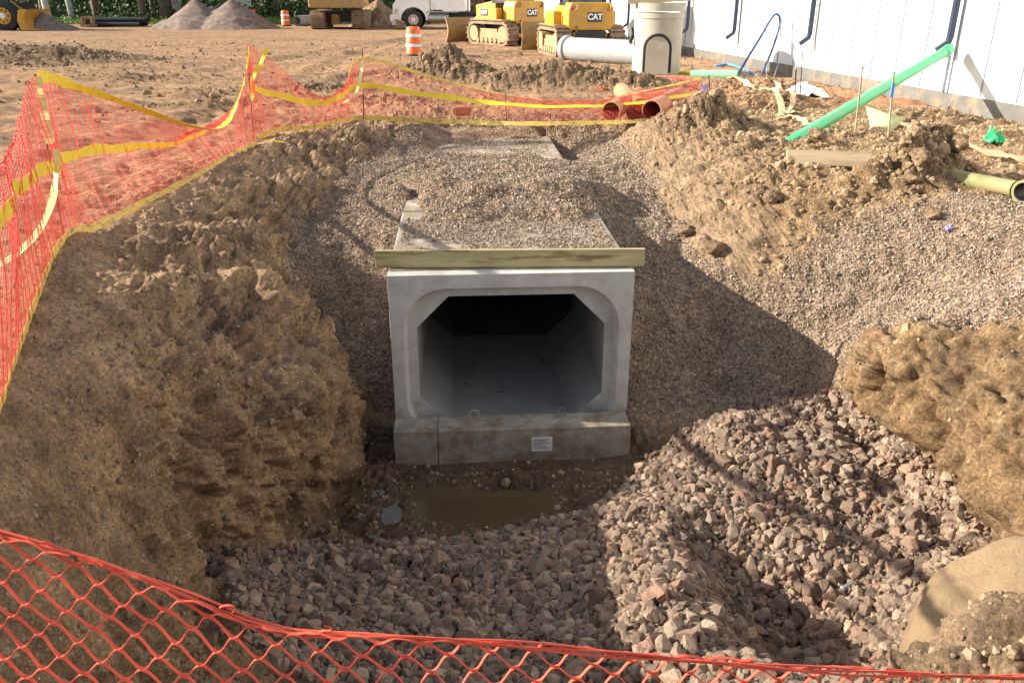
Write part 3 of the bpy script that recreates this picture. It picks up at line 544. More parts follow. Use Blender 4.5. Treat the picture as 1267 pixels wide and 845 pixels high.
# soil crumbs
CT = [lump_template(1) for _ in range(14)]
w = inview * (leftface * .8 + rside * (1 - clay) * 1.2 + .12 * clay + rest * .5 + 1.2 * clodz * (1 - yard)) * (1 - rip) * (1 - .9 * fine) * (1 - nearc)
n_ = 26000
p = sample(w, n_); s_ = np.clip(np.exp(rng.normal(math.log(.0085), .55, n_)), .004, .045)
tag(instance('soil_crumbs', CT, p, s_, M['crumb']), kind='stuff')
w = inview * (rside * (1 - fine) * (1 - clay * .6) + clodz) * sstep(6, 8, Y)
n_ = 6000
p = sample(w, n_); s_ = np.clip(np.exp(rng.normal(math.log(.019), .55, n_)), .008, .09)
tag(instance('clay_crumbs', CT, p, s_, M['clodlight']), kind='stuff')
farw = ((np.abs(X) < .68 * (Y + 1.5)) & (Y > 12) & (Y < 40)).astype(float) * np.clip(yard * .12 + np.clip(mound / .2, 0, 1) * 3 * yard, 0, 4)
n_ = 5000
p = sample(farw, n_); s_ = np.clip(np.exp(rng.normal(math.log(.035), .45, n_)), .012, .12)
tag(instance('yard_clods', CT, p, s_, M['clod']), kind='stuff')
# big single clods of soil
def big_clod(x, y, s, label, mt='clod', name='soil_clod'):
    V, Fm = lump_template(3, .42); V = V * s * np.array([1, 1, .75]); 
    me = bpy.data.meshes.new(name); me.from_pydata(V.tolist(), [], Fm.tolist()); me.materials.append(M[mt])
    for q in me.polygons: q.use_smooth = True
    o = bpy.data.objects.new(name, me); col.objects.link(o); o.location = on_ground(x, y, s * .22); tag(o, label, 'clod', 'large clods of soil'); return o
for x_, y_, s_, l_ in [(4.6,9.45,.13,'large dark clod on the near flank of the soil heap'),
    (5.15,9.75,.13,'tall dark clod at the right end of the soil heap below the bare board'),
    (4.45,9.3,.09,'rounded clod at the foot of the soil heap beside the small dark block'),
    (4.3,11.95,.12,'blocky dark clod at the lower end of the slanting green pipe'),
    (4.75,12.1,.08,'small dark clod between the wooden stakes under the green pipe'),
    (2.3,9.1,.12,'tan clod on the lip of the cut right of the gravel backfill'),
    (2.05,9.6,.10,'smaller tan clod higher on the lip right of the gravel backfill'),
    (3.0,9.5,.10,'round clod on the rough ground above the fine gravel slope')]:
    big_clod(x_, y_, s_, l_)
# ------------------------------------------------------------------ puddle
pts = []
for k in range(64):
    t = 2 * math.pi * k / 64; r_ = 1 + .06 * math.sin(3 * t + 1) + .04 * math.sin(7 * t)
    pts.append((-.1 + 1.5 * r_ * math.cos(t), 6.35 + .72 * r_ * math.sin(t), -2.175))
mb = MB(); mb.add(pts, [tuple(range(64))]); tag(mb.build('puddle', M['water']), kind='structure')
# ------------------------------------------------------------------ box culvert
def radial(poly, a):
    dx, dz = math.cos(a), math.sin(a); best = None
    for i in range(len(poly)):
        x1, z1 = poly[i]; x2, z2 = poly[(i + 1) % len(poly)]; ex, ez = x2 - x1, z2 - z1
        den = dx * ez - dz * ex
        if abs(den) < 1e-9: continue
        t = (x1 * ez - z1 * ex) / den; s_ = (x1 * dz - z1 * dx) / den
        if t > 0 and -1e-6 <= s_ <= 1 + 1e-6: best = t if best is None else min(best, t)
    return (dx * best, dz * best)
HW, HH = 1.15, .90
outer = [(-HW, -HH), (HW, -HH), (HW, HH), (-HW, HH)]
def oct_(w, t, b_, c): return [(-w + c, b_), (w - c, b_), (w, b_ + c), (w, t - c), (w - c, t), (-w + c, t), (-w, t - c), (-w, b_ + c)]
def rrect(w, t, b_, r):
    P_ = []
    for cx_, cz_, a0 in ((w - r, t - r, 0), (-w + r, t - r, 90), (-w + r, b_ + r, 180), (w - r, b_ + r, 270)):
        P_ += [(cx_ + r * math.cos(R(a0 + k * 9)), cz_ + r * math.sin(R(a0 + k * 9))) for k in range(11)]
    return P_
octo = oct_(.905, .655, -.70, .31); octo2 = octo; rr = rrect(1.03, .765, -.82, .42); rr2 = rrect(1.0, .74, -.80, .40)
angs = sorted(set([round(math.atan2(z_, x_), 6) for x_, z_ in outer + octo] + [round(-math.pi + 2 * math.pi * k / 120, 6) for k in range(120)]))
def culvert(y0, L, label, first):
    t = empty('box_culvert', (-(y0 - 7.35) * YAW, y0, -2.15), math.atan(YAW))
    tag(t, label, 'culvert', 'precast box culvert sections laid end to end')
    def ring(poly, yy): return [(q[0], yy, q[1] + .90) for q in (radial(poly, a) for a in angs)]
    n_ = len(angs); loops = [ring(outer, L), ring(outer, .0), ring(rr, .0), ring(rr2, .10), ring(octo, .10), ring(octo2, L)] if first else [ring(outer, L), ring(outer, 0), ring(octo, 0), ring(octo, L)]
    mb = MB(); mb.v = [v for l in loops for v in l]; K = len(loops)
    for i in range(K):
        j = (i + 1) % K
        for k in range(n_): mb.f.append((i * n_ + k, i * n_ + (k + 1) % n_, j * n_ + (k + 1) % n_, j * n_ + k))
    sh_ = mb.build('shell', M['conc'], t)
    if first:
        sh_.data.materials.append(M['inner'])  # walls inside the opening coloured darker to stand for interior shade
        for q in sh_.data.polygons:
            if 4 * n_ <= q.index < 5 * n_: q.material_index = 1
    b_ = sh_.modifiers.new('b', 'BEVEL'); b_.width = .008; b_.segments = 2; b_.limit_method = 'ANGLE'; b_.angle_limit = R(35)
    top = MB().box((0, L / 2 + (.06 if first else 0), 1.8 + .003), (2 * HW - .03, L - (.16 if first else .03), .012)); top.build('top_crust', M['conctop'], t)
    if first:
        for x_ in (-.35, .33):
            MB().tube([(x_, .55, 1.80), (x_ + .01, .55, 1.85), (x_ + .05, .56, 1.86), (x_ + .07, .56, 1.81)], .012, 6).build('lifting_eye', M['steel'], t)
    return t
culvert(7.35, 2.4, 'front precast concrete box culvert section with the dark chamfered opening under the timber', True)
culvert(9.76, 2.4, 'box culvert section right behind the open front one, seen inside the dark opening', False)
for o_ in [q for q in bpy.data.objects if q.name.startswith('shell')][1:]: o_.data.materials[0] = M['deep_shade']  # second section coloured dark to paint in the tunnel's shade
culvert(12.17, 3.9, 'far buried box culvert section whose gritty top shows beyond the gravel backfill', False)
bk = MB().box((0, 0, 0), (2.2, .1, 1.75)).build('light_stop', M['conc']); bk.location = (-.55, 16.15, -1.25); tag(bk, 'added wall keeping light out of the unseen far end of the box culvert', 'light_stop')  # added cap, unseen, so that light enters only at the front
# grit on the exposed tops
for (ya, yb, n_, xa, xb) in ((7.60, 9.3, 12000, -1.1, 1.1), (13.3, 15.6, 6000, -1.0, 1.0)):
    yy = rng.uniform(ya, yb, n_ * 3); xx = rng.uniform(xa, xb, n_ * 3)
    keepm = fbm(np.stack([xx * 2, yy * 2, yy * 0], -1) + 5, 3) + (yy - ya) / (yb - ya) * 1.3 - (.0 if ya < 10 else -.15) > rng.uniform(-.1, .9, n_ * 3)
    yy, xx = yy[keepm][:n_], xx[keepm][:n_]; s_ = np.clip(np.exp(rng.normal(math.log(.011), .35, len(yy))), .005, .025)
    tag(instance('culvert_top_gravel', PTm, np.stack([xx - (yy - 7.35) * YAW, yy, -.34 + s_ * .4], -1), s_, M['pebble']), kind='stuff')
# silt & water inside the culvert floor
SL = MB(); v_ = []
for i in range(40):
    for j in range(14):
        yy = 7.5 + i * .21; xx = -.55 + j * .085; v_.append((xx - (yy - 7.35) * YAW, yy, -1.975 + .025 * math.sin(i * 1.7 + j) * math.sin(j * .9) + (.012 * random.random())))
SL.v = v_; SL.f = [(i * 14 + j, i * 14 + j + 1, (i + 1) * 14 + j + 1, (i + 1) * 14 + j) for i in range(39) for j in range(13)]
tag(SL.build('silt', mat('silt', (.12, .11, .09), .5, var=.3, scale=9, bump=.01, bscale=30), smooth=True), kind='stuff')
# sill block
sl = empty('concrete_sill', (0, 7.16, -2.2), math.atan(YAW)); tag(sl, 'low stained concrete sill block across the foot of the culvert opening', 'sill')
MB().box((-.931, 0, .205), (.418, .30, .41)).build('block', M['sill'], sl, bevel=.012)
MB().box((.2105, 0, .205), (1.859, .30, .41)).build('block', M['sill'], sl, bevel=.012)
st = MB().box((.28, -.153, .235), (.20, .006, .15)).build('paper_label', M['paper'], sl)
for i, ww in enumerate((.15, .12, .16, .09, .13, .15)): MB().box((.275 - (.16 - ww) / 2, -.1575, .285 - i * .019), (ww, .002, .006)).build('print_line', M['ink'], st)
for x_, s_ in ((-.40, 1), (.44, -1)):
    MB().tube([(x_, .05, .40), (x_ - .02 * s_, .05, .47), (x_ + .01, .05, .52), (x_ + .07, .05, .515), (x_ + .09, .05, .40)], .008, 6).build('wire_loop', M['wood'] if s_ > 0 else M['chrome'], sl)
tb = MB().box((0, 0, 0), (2.53, .045, .168)).build('timber', M['timber'], bevel=.004); tb.location = (-.015, 7.52, -.25); tb.rotation_euler = (0, 0, math.atan(YAW) * .4)
tag(tb, 'yellowish timber plank on edge across the front of the culvert top', 'timber')
# ------------------------------------------------------------------ boulder
bm = bmesh.new(); bmesh.ops.create_icosphere(bm, subdivisions=6, radius=1)
V = np.array([v.co[:] for v in bm.verts]); rad = 1 + .10 * fbm(V * 1.3 + 4, 3) + .03 * billow(V * 4, 5, .6)
V = V * rad[:, None] * np.array([.88, .60, .60])
for v, c in zip(bm.verts, V): v.co = c
me = bpy.data.meshes.new('boulder'); bm.to_mesh(me); bm.free(); me.materials.append(M['rock'])
for q in me.polygons: q.use_smooth = True
bo = bpy.data.objects.new('boulder', me); col.objects.link(bo); bo.location = (3.08, 3.72, -1.42); bo.rotation_euler = (R(6), R(-14), R(14))
tag(bo, 'large smooth tan boulder half buried in the lower right bank', 'boulder')
# ------------------------------------------------------------------ diamond net in the foreground
def catmull(pts, n_):
    pts = [Vector(p) for p in pts]; out = []; K = len(pts) - 1
    for i in range(n_):
        t = i / (n_ - 1) * K; k = min(int(t), K - 1); f = t - k
        p0, p1, p2, p3 = pts[max(k - 1, 0)], pts[k], pts[k + 1], pts[min(k + 2, K)]
        out.append(.5 * ((2 * p1) + (p2 - p0) * f + (2 * p0 - 5 * p1 + 4 * p2 - p3) * f * f + (3 * p1 - p0 - 3 * p2 + p3) * f ** 3))
    return out
top = [Wy(px, py, yy) for px, py, yy in [(-700,470,1.5),(-300,570,1.4),(0,657,1.32),(115,690,1.3),(230,733,1.28),(345,776,1.26),(500,786,1.26),(633,795,1.30),(850,815,1.36),(1050,829,1.42),(1267,836,1.5),(1600,840,1.6),(2000,830,1.45)]]
TC = catmull(top, 400)
def arc_resample(C_, n_):
    L_ = [0]
    for a, b_ in zip(C_, C_[1:]): L_.append(L_[-1] + (b_ - a).length)
    out = []; k = 0
    for i in range(n_):
        t = L_[-1] * i / (n_ - 1)
        while k < len(C_) - 2 and L_[k + 1] < t: k += 1
        out.append(C_[k].lerp(C_[k + 1], (t - L_[k]) / max(L_[k + 1] - L_[k], 1e-9)))
    return out
TC = arc_resample(TC, 400); NETLEN = sum((b_ - a).length for a, b_ in zip(TC, TC[1:]))
fn = empty('mesh_barrier', TC[200] - Vector((0, 0, .75))); tag(fn, 'coarse orange diamond plastic barrier net sagging across the foreground', 'safety net')
tx = np.array([p.x for p in TC]); ty = np.array([p.y for p in TC]); tz = np.array([p.z for p in TC])
CW, CH, SL_ = .082, .037, -.125          # cell width, cell height, slope of the rows
def netpt(a, b_):
    x = a * CW + .012 * math.sin(b_ * .5); z0 = 1.30 - b_ * CH + SL_ * x + .006 * math.sin(a * .35 + b_ * .3)
    zt = float(np.interp(x, tx, tz)); yt = float(np.interp(x, tx, ty)); d = zt - z0
    k = .020; ds = .5 * (d + math.sqrt(d * d + k * k)) if d > -3 else 0; ds = max(ds - .002, .0) # soft clamp: rows bunch along the edge
    return Vector((x, yt - .10 * ds + .004 * math.sin(a * .9 + b_ * 1.7) + .010 * math.sin(a * .23), zt - ds + .0015 * math.sin(a * 2.1 + b_))), d
mb = MB()
for r_ in range(2, 50):
    run = []
    for k in range(-34 * 10, 34 * 10 + 1):
        a = k / 10.0; up = .5 + .5 * math.cos(2 * math.pi * (a + (.5 if r_ % 2 else 0)))
        e_ = up; p_, d_ = netpt(a, r_ * 1.0 + .5 - e_ * 1.0 + 0.0)
        nd = max(0, 1 - min(up, 1 - up) * 7)
        ok_ = d_ > -.05 and d_ < .62
        if ok_: run.append((p_, .0032 + .0014 * nd))
        if (not ok_ or k == 340):
            if len(run) > 6: mb.tube([q[0] for q in run], [q[1] for q in run], 6, sq=(.5, 1.15))
            run = []
mb.build('diamond_net', M['net'], fn, smooth=True, world=True)
mb = MB()
for q in range(3):
    mb.tube([p_ + Vector((0, .004 * q - .004, -.004 + .006 * math.sin(k * .12 + q * 2))) for k, p_ in enumerate(TC)], .0027, 5)
mb.build('edge_strand', M['net'], fn, smooth=True, world=True)
for (px, py) in [(275, 742), (65, 672), (395, 790)]:
    b0 = TC[min(range(400), key=lambda q_: abs(CX + FPX * TC[q_].x / (TC[q_].y * CP + (CAMH - TC[q_].z) * SP) - px))]; a0 = random.uniform(-.3, 3.0); pts = [b0]
    for q in range(4):
        a0 += random.uniform(-1.3, 1.3); pts.append(pts[-1] + Vector((math.cos(a0) * .014, -.003, math.sin(a0) * .009 + .001)))
    MB().tube(catmull(pts, 22), [.0032 - .0001 * q for q in range(22)], 5).build('torn_end', M['net'], fn, smooth=True, world=True)
# ------------------------------------------------------------------ fine orange fences with yellow bands
def sheet(tops, bots, ncol, nrow, fold=.03, mids=None):
    T = catmull(tops, ncol); Bq = catmull(bots, ncol); Mq = catmull(mids, ncol) if mids else None; G = []
    for j in range(nrow + 1):
        f = j / nrow; row = []
        for i in range(ncol):
            if Mq: p = Bq[i] * (1 - f) * (1 - 2 * f) + Mq[i] * 4 * f * (1 - f) + T[i] * f * (2 * f - 1)
            else: p = Bq[i].lerp(T[i], f)
            k = fold * math.sin(f * 3.14)
            row.append(p + Vector((k * math.sin(i * .13 + f * 4) + .4 * k * math.sin(i * .41 + f * 11) + .006 * math.sin(i * 1.3 + j), k * math.cos(i * .09 + 2 * f) + .5 * k * math.sin(i * .33 - f * 9), k * .3 * math.sin(i * .21) + .004 * math.sin(i * .9 + j * 1.7))))
        G.append(row)
    return G
def gridnet(G, name, parent, m, th=.006):
    nr, nc = len(G), len(G[0]); mb = MB(); mb.v = [tuple(p) for r_ in G for p in r_]
    mb.f = [(j * nc + i, j * nc + i + 1, (j + 1) * nc + i + 1, (j + 1) * nc + i) for j in range(nr - 1) for i in range(nc - 1)]
    o = mb.build(name, m, parent, world=True)
    w_ = o.modifiers.new('w', 'WIREFRAME'); w_.thickness = th; w_.use_even_offset = False; w_.use_replace = True
    return o
def band(G, f, name, parent, m, w=.055, off=.008, i0=0, i1=None):
    nr = len(G) - 1; nc = len(G[0]); i1 = i1 or nc; mb = MB(); pts = []
    for i in range(i0, i1):
        j = f * nr; j0 = min(int(j), nr - 1); p = G[j0][i].lerp(G[j0 + 1][i], j - j0); q = G[min(j0 + 1, nr)][i] - G[max(j0, 0)][i]
        ww = w * (1 + .15 * math.sin(i * .31)); d = q.normalized() * ww / 2; o_ = Vector((off, -off, 0))
        pts.append((p - d + o_, p + d + o_ + Vector((.006 * math.sin(i * .5), 0, 0))))
    mb.v = [tuple(x_) for pr_ in pts for x_ in pr_]; mb.f = [(2 * i, 2 * i + 2, 2 * i + 3, 2 * i + 1) for i in range(len(pts) - 1)]
    K_ = len(pts); pts = [tuple(sum((pts[min(max(i + k, 0), K_ - 1)][e] for k in range(-3, 4)), Vector()) / 7 for e in (0, 1)) for i in range(K_)]; mb.v = [tuple(x_) for pr_ in pts for x_ in pr_]
    o = mb.build(name, m, parent, world=True); s_ = o.modifiers.new('s', 'SOLIDIFY'); s_.thickness = .003; return o
def vband(pts, name, parent, m, w=.06):
    C_ = catmull(pts, 24); mb = MB(); mb.v = []
    for i, p_ in enumerate(C_):
        d = Vector((w / 2 * (1 + .1 * math.sin(i)), .01 * math.sin(i * .8), 0)); mb.v += [tuple(p_ - d), tuple(p_ + d)]
    mb.f = [(2 * i, 2 * i + 2, 2 * i + 3, 2 * i + 1) for i in range(23)]
    o = mb.build(name, m, parent, world=True); s_ = o.modifiers.new('s', 'SOLIDIFY'); s_.thickness = .003; return o
# left fence: nearest point runs out of frame on the left, corner by the pit's far end
lf = empty('barrier_fence', (-4.0, 7.3, 0)); tag(lf, 'fine orange mesh fence with yellow bands along the left bank, leaning on thin rods', 'safety fence')
base0 = Vector((-2.05, 2.4, .0))
botL = [base0, Wz(0, 507, 0), Vector((-3.4, 5.6, .02)), Wz(80, 296, 0), Wz(130, 274, 0), Wz(232, 222, 0), Wz(285, 192, 0), Wz(318, 178, 0)]
topL = [Vector((-2.0, 2.5, 1.25)), Wy(-2, 215, 4.35), Wy(24, 145, 5.9), Wy(45, 95, 7.35), Wy(120, 116, 8.3), Wy(262, 160, 10.8), Wy(296, 118, 12.0), Wy(308, 62, 12.45)]
midL = [Vector((-2.05, 2.4, .65)), Wy(0, 262, 4.15), Wy(32, 225, 5.7), Wy(65, 205, 7.3), Wy(115, 186, 8.4), Wy(215, 177, 10.6), Wy(285, 150, 12.0), Wy(313, 120, 12.4)]
topL = [t_ if i == 0 else t_ for i, t_ in enumerate(topL)]
G = sheet(topL, botL, 330, 34, .03, midL)
gridnet(G, 'mesh_net', lf, M['netfar'], .0043)
band(G, 1.0, 'yellow_band', lf, M['tape'], .095, i0=140); band(G, .5, 'yellow_band', lf, M['tape'], .095, i1=262); band(G, 0, 'yellow_band', lf, M['tapetan'], .10)
vband([Wy(45, 95, 7.33), Wy(50, 120, 7.32), Wy(57, 150, 7.3), Wy(62, 178, 7.3)], 'pale_band', lf, M['tapepale'], .075)
vband([Wy(70, 185, 7.25), Wy(69, 215, 7.2), Wy(64, 250, 6.9), Wy(48, 285, 6.2), Wy(15, 318, 5.0), Wy(-40, 345, 4.2)], 'pale_band', lf, M['tapepale'], .06)
MB().tube([Wy(43, 92, 7.38), Wy(80, 300, 7.3)], .009, 7).build('post', M['steel'], lf, world=True)
MB().tube([Wy(306, 66, 12.9), Wy(314, 176, 12.7)], .010, 7).build('post', M['steel'], lf, world=True)
MB().tube([Vector((-2.0, 2.5, 1.3)), Vector((-2.05, 2.4, -.1))], .009, 7).build('post', M['steel'], lf, world=True)
# rear fence
rf = empty('barrier_fence', (-2.6, 15.0, 0)); tag(rf, 'fine orange mesh fence with yellow bands sagging across the far end of the pit', 'safety fence')
topR = [Wy(306, 52, 12.7), Wy(345, 82, 13.2), Wy(395, 120, 13.8), Wy(425, 108, 14.3), Wy(449, 73, 14.7), Wy(540, 97, 15.0), Wy(640, 120, 15.1), Wy(735, 124, 15.2), Wy(800, 112, 15.5), Wy(868, 97, 16.2)]
botR = [Wy(316, 172, 12.8), Wy(345, 160, 13.3), Wy(385, 158, 13.8), Wy(420, 150, 14.3), Wy(449, 146, 14.6), Wy(540, 150, 14.75), Wy(640, 153, 14.5), Wy(735, 152, 14.6), Wy(800, 149, 14.8), Wy(868, 138, 15.6)]
midR = [Wy(310, 108, 12.7), Wy(345, 119, 13.2), Wy(395, 122, 13.8), Wy(425, 112, 14.3), Wy(449, 105, 14.6), Wy(540, 118, 14.8), Wy(640, 127, 14.75), Wy(735, 128, 14.85), Wy(800, 124, 15.1), Wy(868, 114, 15.9)]
midR = [a.lerp((b_ + c_) / 2, .4) for a, b_, c_ in zip(midR, topR, botR)]
G = sheet(topR, botR, 330, 30, .02, midR)
gridnet(G, 'mesh_net', rf, M['netfar'], .0049)
band(G, 1.0, 'yellow_band', rf, M['tapetan'], .055, i0=118); band(G, .52, 'yellow_band', rf, M['tape'], .09, i0=4); band(G, 0, 'yellow_band', rf, M['tapetan'], .08)
vband([Wy(330, 60, 12.7), Wy(322, 80, 12.6), Wy(312, 100, 12.5), Wy(313, 125, 12.4)], 'yellow_band', rf, M['tape'], .06)
vband([Wy(449, 75, 14.6), Wy(446, 95, 14.5), Wy(440, 115, 14.4), Wy(425, 128, 14.3)], 'pale_band', rf, M['tapepale'], .05)
vband([Wz(318, 178, 0) + Vector((0, -.1, .08)), Wz(336, 179, 0) + Vector((0, -.05, .07)), Wz(354, 181, 0) + Vector((0, 0, .05))], 'loose_band_end', rf, M['tape'], .06)
MB().tube([Wy(448, 62, 14.75), Wy(450, 148, 14.55)], .010, 7).build('post', M['steel'], rf, world=True)
MB().tube([Wy(877, 93, 16.9), Wy(879, 128, 16.8)], .012, 7).build('post', M['steel'], rf, world=True)
MB().tube([Wy(625, 112, 15.0), Wy(627, 152, 14.6)], .008, 7).build('post', M['steel'], rf, world=True)
# ------------------------------------------------------------------ text helper
def text_mesh(s, size, m, parent, loc, rot, name='lettering', ext=.004, bold=.0):
    cu = bpy.data.curves.new(name, 'FONT'); cu.body = s; cu.size = size; cu.extrude = ext; cu.offset = bold; cu.align_x = 'CENTER'; cu.align_y = 'CENTER'
    tmp = bpy.data.objects.new('tmp', cu); col.objects.link(tmp); dg = bpy.context.evaluated_depsgraph_get(); me = bpy.data.meshes.new_from_object(tmp.evaluated_get(dg))
    bpy.data.objects.remove(tmp); me.materials.clear(); me.materials.append(m); me.name = name
    o = bpy.data.objects.new(name, me); col.objects.link(o); o.parent = parent; o.location = loc; o.rotation_euler = rot; return o
# ------------------------------------------------------------------ bulldozers
def dozer(loc, rz, label, side_logo):
    t = empty('bulldozer', loc, rz); tag(t, label, 'bulldozer', 'yellow bulldozers parked behind the pit')
    for sx in (-1, 1):
        x0 = sx * .95; w_ = .52
        # track belt: outline in (y,z)
        prof = []
        for k in range(60):
            a = 2 * math.pi * k / 60; cy = 1.0 if math.cos(a) > 0 else -1.0
            prof.append((cy + .44 * math.cos(a), .46 + .46 * math.sin(a)))
        prof = [(p_, q_ + (.10 * math.exp(-((p_) / .7) ** 2) if q_ > .6 else 0)) for p_, q_ in prof]
        mb = MB(); N_ = len(prof)
        v_ = []
        for xx in (x0 - w_ / 2, x0 + w_ / 2):
            v_ += [(xx, p_, q_) for p_, q_ in prof]; 
        for xx in (x0 - w_ / 2, x0 + w_ / 2):
            v_ += [(xx, p_ * .93, .46 + (q_ - .46) * .80) for p_, q_ in prof]
        f_ = []
        for k in range(N_):
            k2 = (k + 1) % N_; f_ += [(k, k2, N_ + k2, N_ + k), (2 * N_ + k, 3 * N_ + k, 3 * N_ + k2, 2 * N_ + k2), (k, 2 * N_ + k, 2 * N_ + k2, k2), (N_ + k, N_ + k2, 3 * N_ + k2, 3 * N_ + k)]
        mb.add(v_, f_)
        tot = 0; pp = [Vector((0, a_, b_)) for a_, b_ in prof]; seglen = .19; acc = 0
        for k in range(N_):
            d = pp[(k + 1) % N_] - pp[k]; L_ = d.length
            while acc <= L_ and L_ > 1e-6:
                c_ = pp[k] + d * (acc / L_); dn = d.normalized(); nrm = Vector((0, dn.z, -dn.y))
                Mx = Matrix(((1, 0, 0), (0, dn.y, nrm.y), (0, dn.z, nrm.z))); mb.box((x0, c_.y + nrm.y * .035, c_.z + nrm.z * .035), (w_ + .02, .05, .08), Mx); acc += seglen
            acc -= L_
        tr = mb.build('track', M['track'], t)
        mb = MB(); mb.box((x0, 0, .38), (w_ * .66, 1.7, .3)); mb.box((x0, .1, .58), (w_ * .5, 1.2, .14))
        mb.build('track_frame', M['trackpale'], tr, bevel=.02)
        for k in range(6): MB().tube([(x0 - w_ * .44, -.75 + k * .3, .2), (x0 + w_ * .44, -.75 + k * .3, .2)], .11, 12).build('roller', M['trackpale'], tr)
        for yy in (-1.0, 1.0): MB().tube([(x0 - w_ * .46, yy, .46), (x0 + w_ * .46, yy, .46)], .31, 18).build('sprocket' if yy < 0 else 'idler', M['trackpale'], tr)
        MB().box((sx * .62, 1.0, .45), (.14, 2.9, .22)).build('push_arm', M['catdirty'], t, bevel=.02)
    MB().prism([(-.55, .5), (.55, .5), (.55, .85), (-.55, .85)], 'y', -1.3, 1.6).build('belly', M['dark'], t, bevel=.02)
    hd = MB().prism([(.35, .8), (1.75, .8), (1.8, 1.55), (.35, 1.75)], 'x', -.5, .5).build('hood', M['cat'], t, bevel=.05)
    for sx in (-1, 1):
        MB().box((sx * .505, 1.15, 1.2), (.012, .7, .42)).build('side_grille', M['dark'], hd)
    # rear fuel tank and plate
    MB().prism([(-.80, 1.0), (-.66, .86), (.66, .86), (.80, 1.0), (.80, 1.5), (.70, 1.74), (-.70, 1.74), (-.80, 1.5)], 'y', -1.32, -.55).build('rear_body', M['cat'], t, bevel=.05)
    MB().prism([(-.52, .32), (.52, .32), (.62, .8), (-.62, .8)], 'y', -1.28, -.8).build('rear_housing', M['cat'], t, bevel=.03)
    pl = MB().box((.12, -1.328, 1.28), (.50, .02, .30)).build('nameplate', M['dark'], t)
    text_mesh('CAT', .26, M['white'], pl, (.12, -1.341, 1.28), (R(90), 0, 0), bold=.012)
    for sx in (-.55, .62): MB().tube([(sx, -1.33, 1.68), (sx + .05, -1.40, 1.62), (sx, -1.42, 1.52), (sx - .05, -1.36, 1.5)], .03, 7).build('lift_lug', M['catdirty'], t)
    MB().box((-.97, .1, 1.2), (.30, 1.25, .5)).build('side_tank', M['cat'], t, bevel=.04); MB().box((.97, .1, 1.2), (.30, 1.25, .5)).build('side_tank', M['cat'], t, bevel=.04)
    if side_logo:
        sp = MB().box((-1.125, .30, 1.28), (.02, .46, .26)).build('side_decal', M['dark'], t); text_mesh('CAT', .2, M['white'], sp, (-1.139, .30, 1.28), (R(90), 0, R(-90)), bold=.01)
    # cab
    cb = MB()
    for x_ in (-.62, .62):
        for y_ in (-.75, .35): cb.box((x_, y_, 2.2), (.09, .09, 1.1))
    cb.box((0, -.2, 2.82), (1.5, 1.35, .12)); cb.box((0, -.2, 1.68), (1.36, 1.2, .1)); cab = cb.build('cab', M['dark'], t, bevel=.015)
    MB().box((0, -.2, 2.22), (1.2, 1.06, 1.06)).build('cab_glass', M['glass'], cab)
    MB().tube([(-.5, -1.35, 1.0), (-.55, -1.45, .8), (-.4, -1.4, .6), (-.2, -1.32, .55)], .025, 7).build('hydraulic_hose', M['black'], t, smooth=True)
    MB().box((0, -1.42, .45), (.35, .3, .12)).build('drawbar', M['catdirty'], t, bevel=.02)
    for sx in (-1, 1):
        MB().box((sx * .68, -1.335, 1.55), (.12, .02, .07)).build('rear_lamp', M['red'], t); MB().box((sx * .95, .1, 1.0), (.5, 2.2, .05)).build('fender', M['catdirty'], t)
    MB().tube([(.3, .75, 1.6), (.3, .75, 2.5)], .06, 12).build('exhaust', M['dark'], t)
    # blade
    prof = [(2.45 + .16 * math.cos(a) ** 2 * 0 + .22 * (1 - math.sin(a * 1.0)), .02 + 1.02 * k / 10) for k, a in ((k, math.pi * k / 10) for k in range(11))]
    out = prof + [(p_ - .06, q_) for p_, q_ in prof[::-1]]
    MB().prism(out, 'x', -1.55, 1.55).build('blade', M['catdirty'], t)
    for sx in (-1, 1): MB().tube([(sx * .4, 1.5, 1.2), (sx * .45, 2.4, .75)], .05, 10).build('lift_cylinder', M['chrome'], t)
    return t
dozer(Wz(631, 58, 0) + Vector((.0, 1.6, 0)), R(38), 'yellow bulldozer with dark cab facing left, farther of the two, beside the white truck', True)
dozer(Wz(720, 71, 0) + Vector((.0, 1.2, 0)), R(12), 'nearer yellow bulldozer seen square from behind, just left of the concrete manhole', False)
# ------------------------------------------------------------------ excavator (rear view)
ex = empty('excavator', Wz(417, 37, 0) + Vector((0, 1.9, 0)), R(3)); tag(ex, 'big yellow excavator seen from behind between gravel pile and white truck', 'excavator')
for sx in (-1, 1):
    mb = MB(); prof = [((1.6 if math.cos(a) > 0 else -1.6) + .5 * math.cos(a), .5 + .5 * math.sin(a)) for a in (2 * math.pi * k / 40 for k in range(40))]
    mb.prism(prof, 'x', sx * 1.22 - .38, sx * 1.22 + .38)
    for k in range(9): mb.box((sx * 1.22, -2.11 + .0 * k, .12 + k * .1), (.8, .06, .035))
    for k in range(20): mb.box((sx * 1.22, -1.8 + k * .19, 1.02), (.8, .04, .06))
    tk = mb.build('track', M['track'], ex, bevel=.01)
    for k in range(7): MB().tube([(sx * (1.22) - .4, -1.3 + k * .43, .22), (sx * 1.22 + .4, -1.3 + k * .43, .22)], .13, 10).build('roller', M['trackpale'], tk)
MB().box((0, 0, .72), (1.7, 1.8, .5)).build('undercarriage', M['dark'], ex, bevel=.04)
MB().box((-.25, -1.0, .55), (.5, .3, .5)).build('step', M['catdirty'], ex, bevel=.03)
MB().prism([(-1.6, 1.2), (1.6, 1.2), (1.6, 2.3), (1.4, 2.5), (-1.4, 2.5), (-1.6, 2.3)], 'y', -2.4, -1.4).build('counterweight', M['catdirty'], ex, bevel=.08)
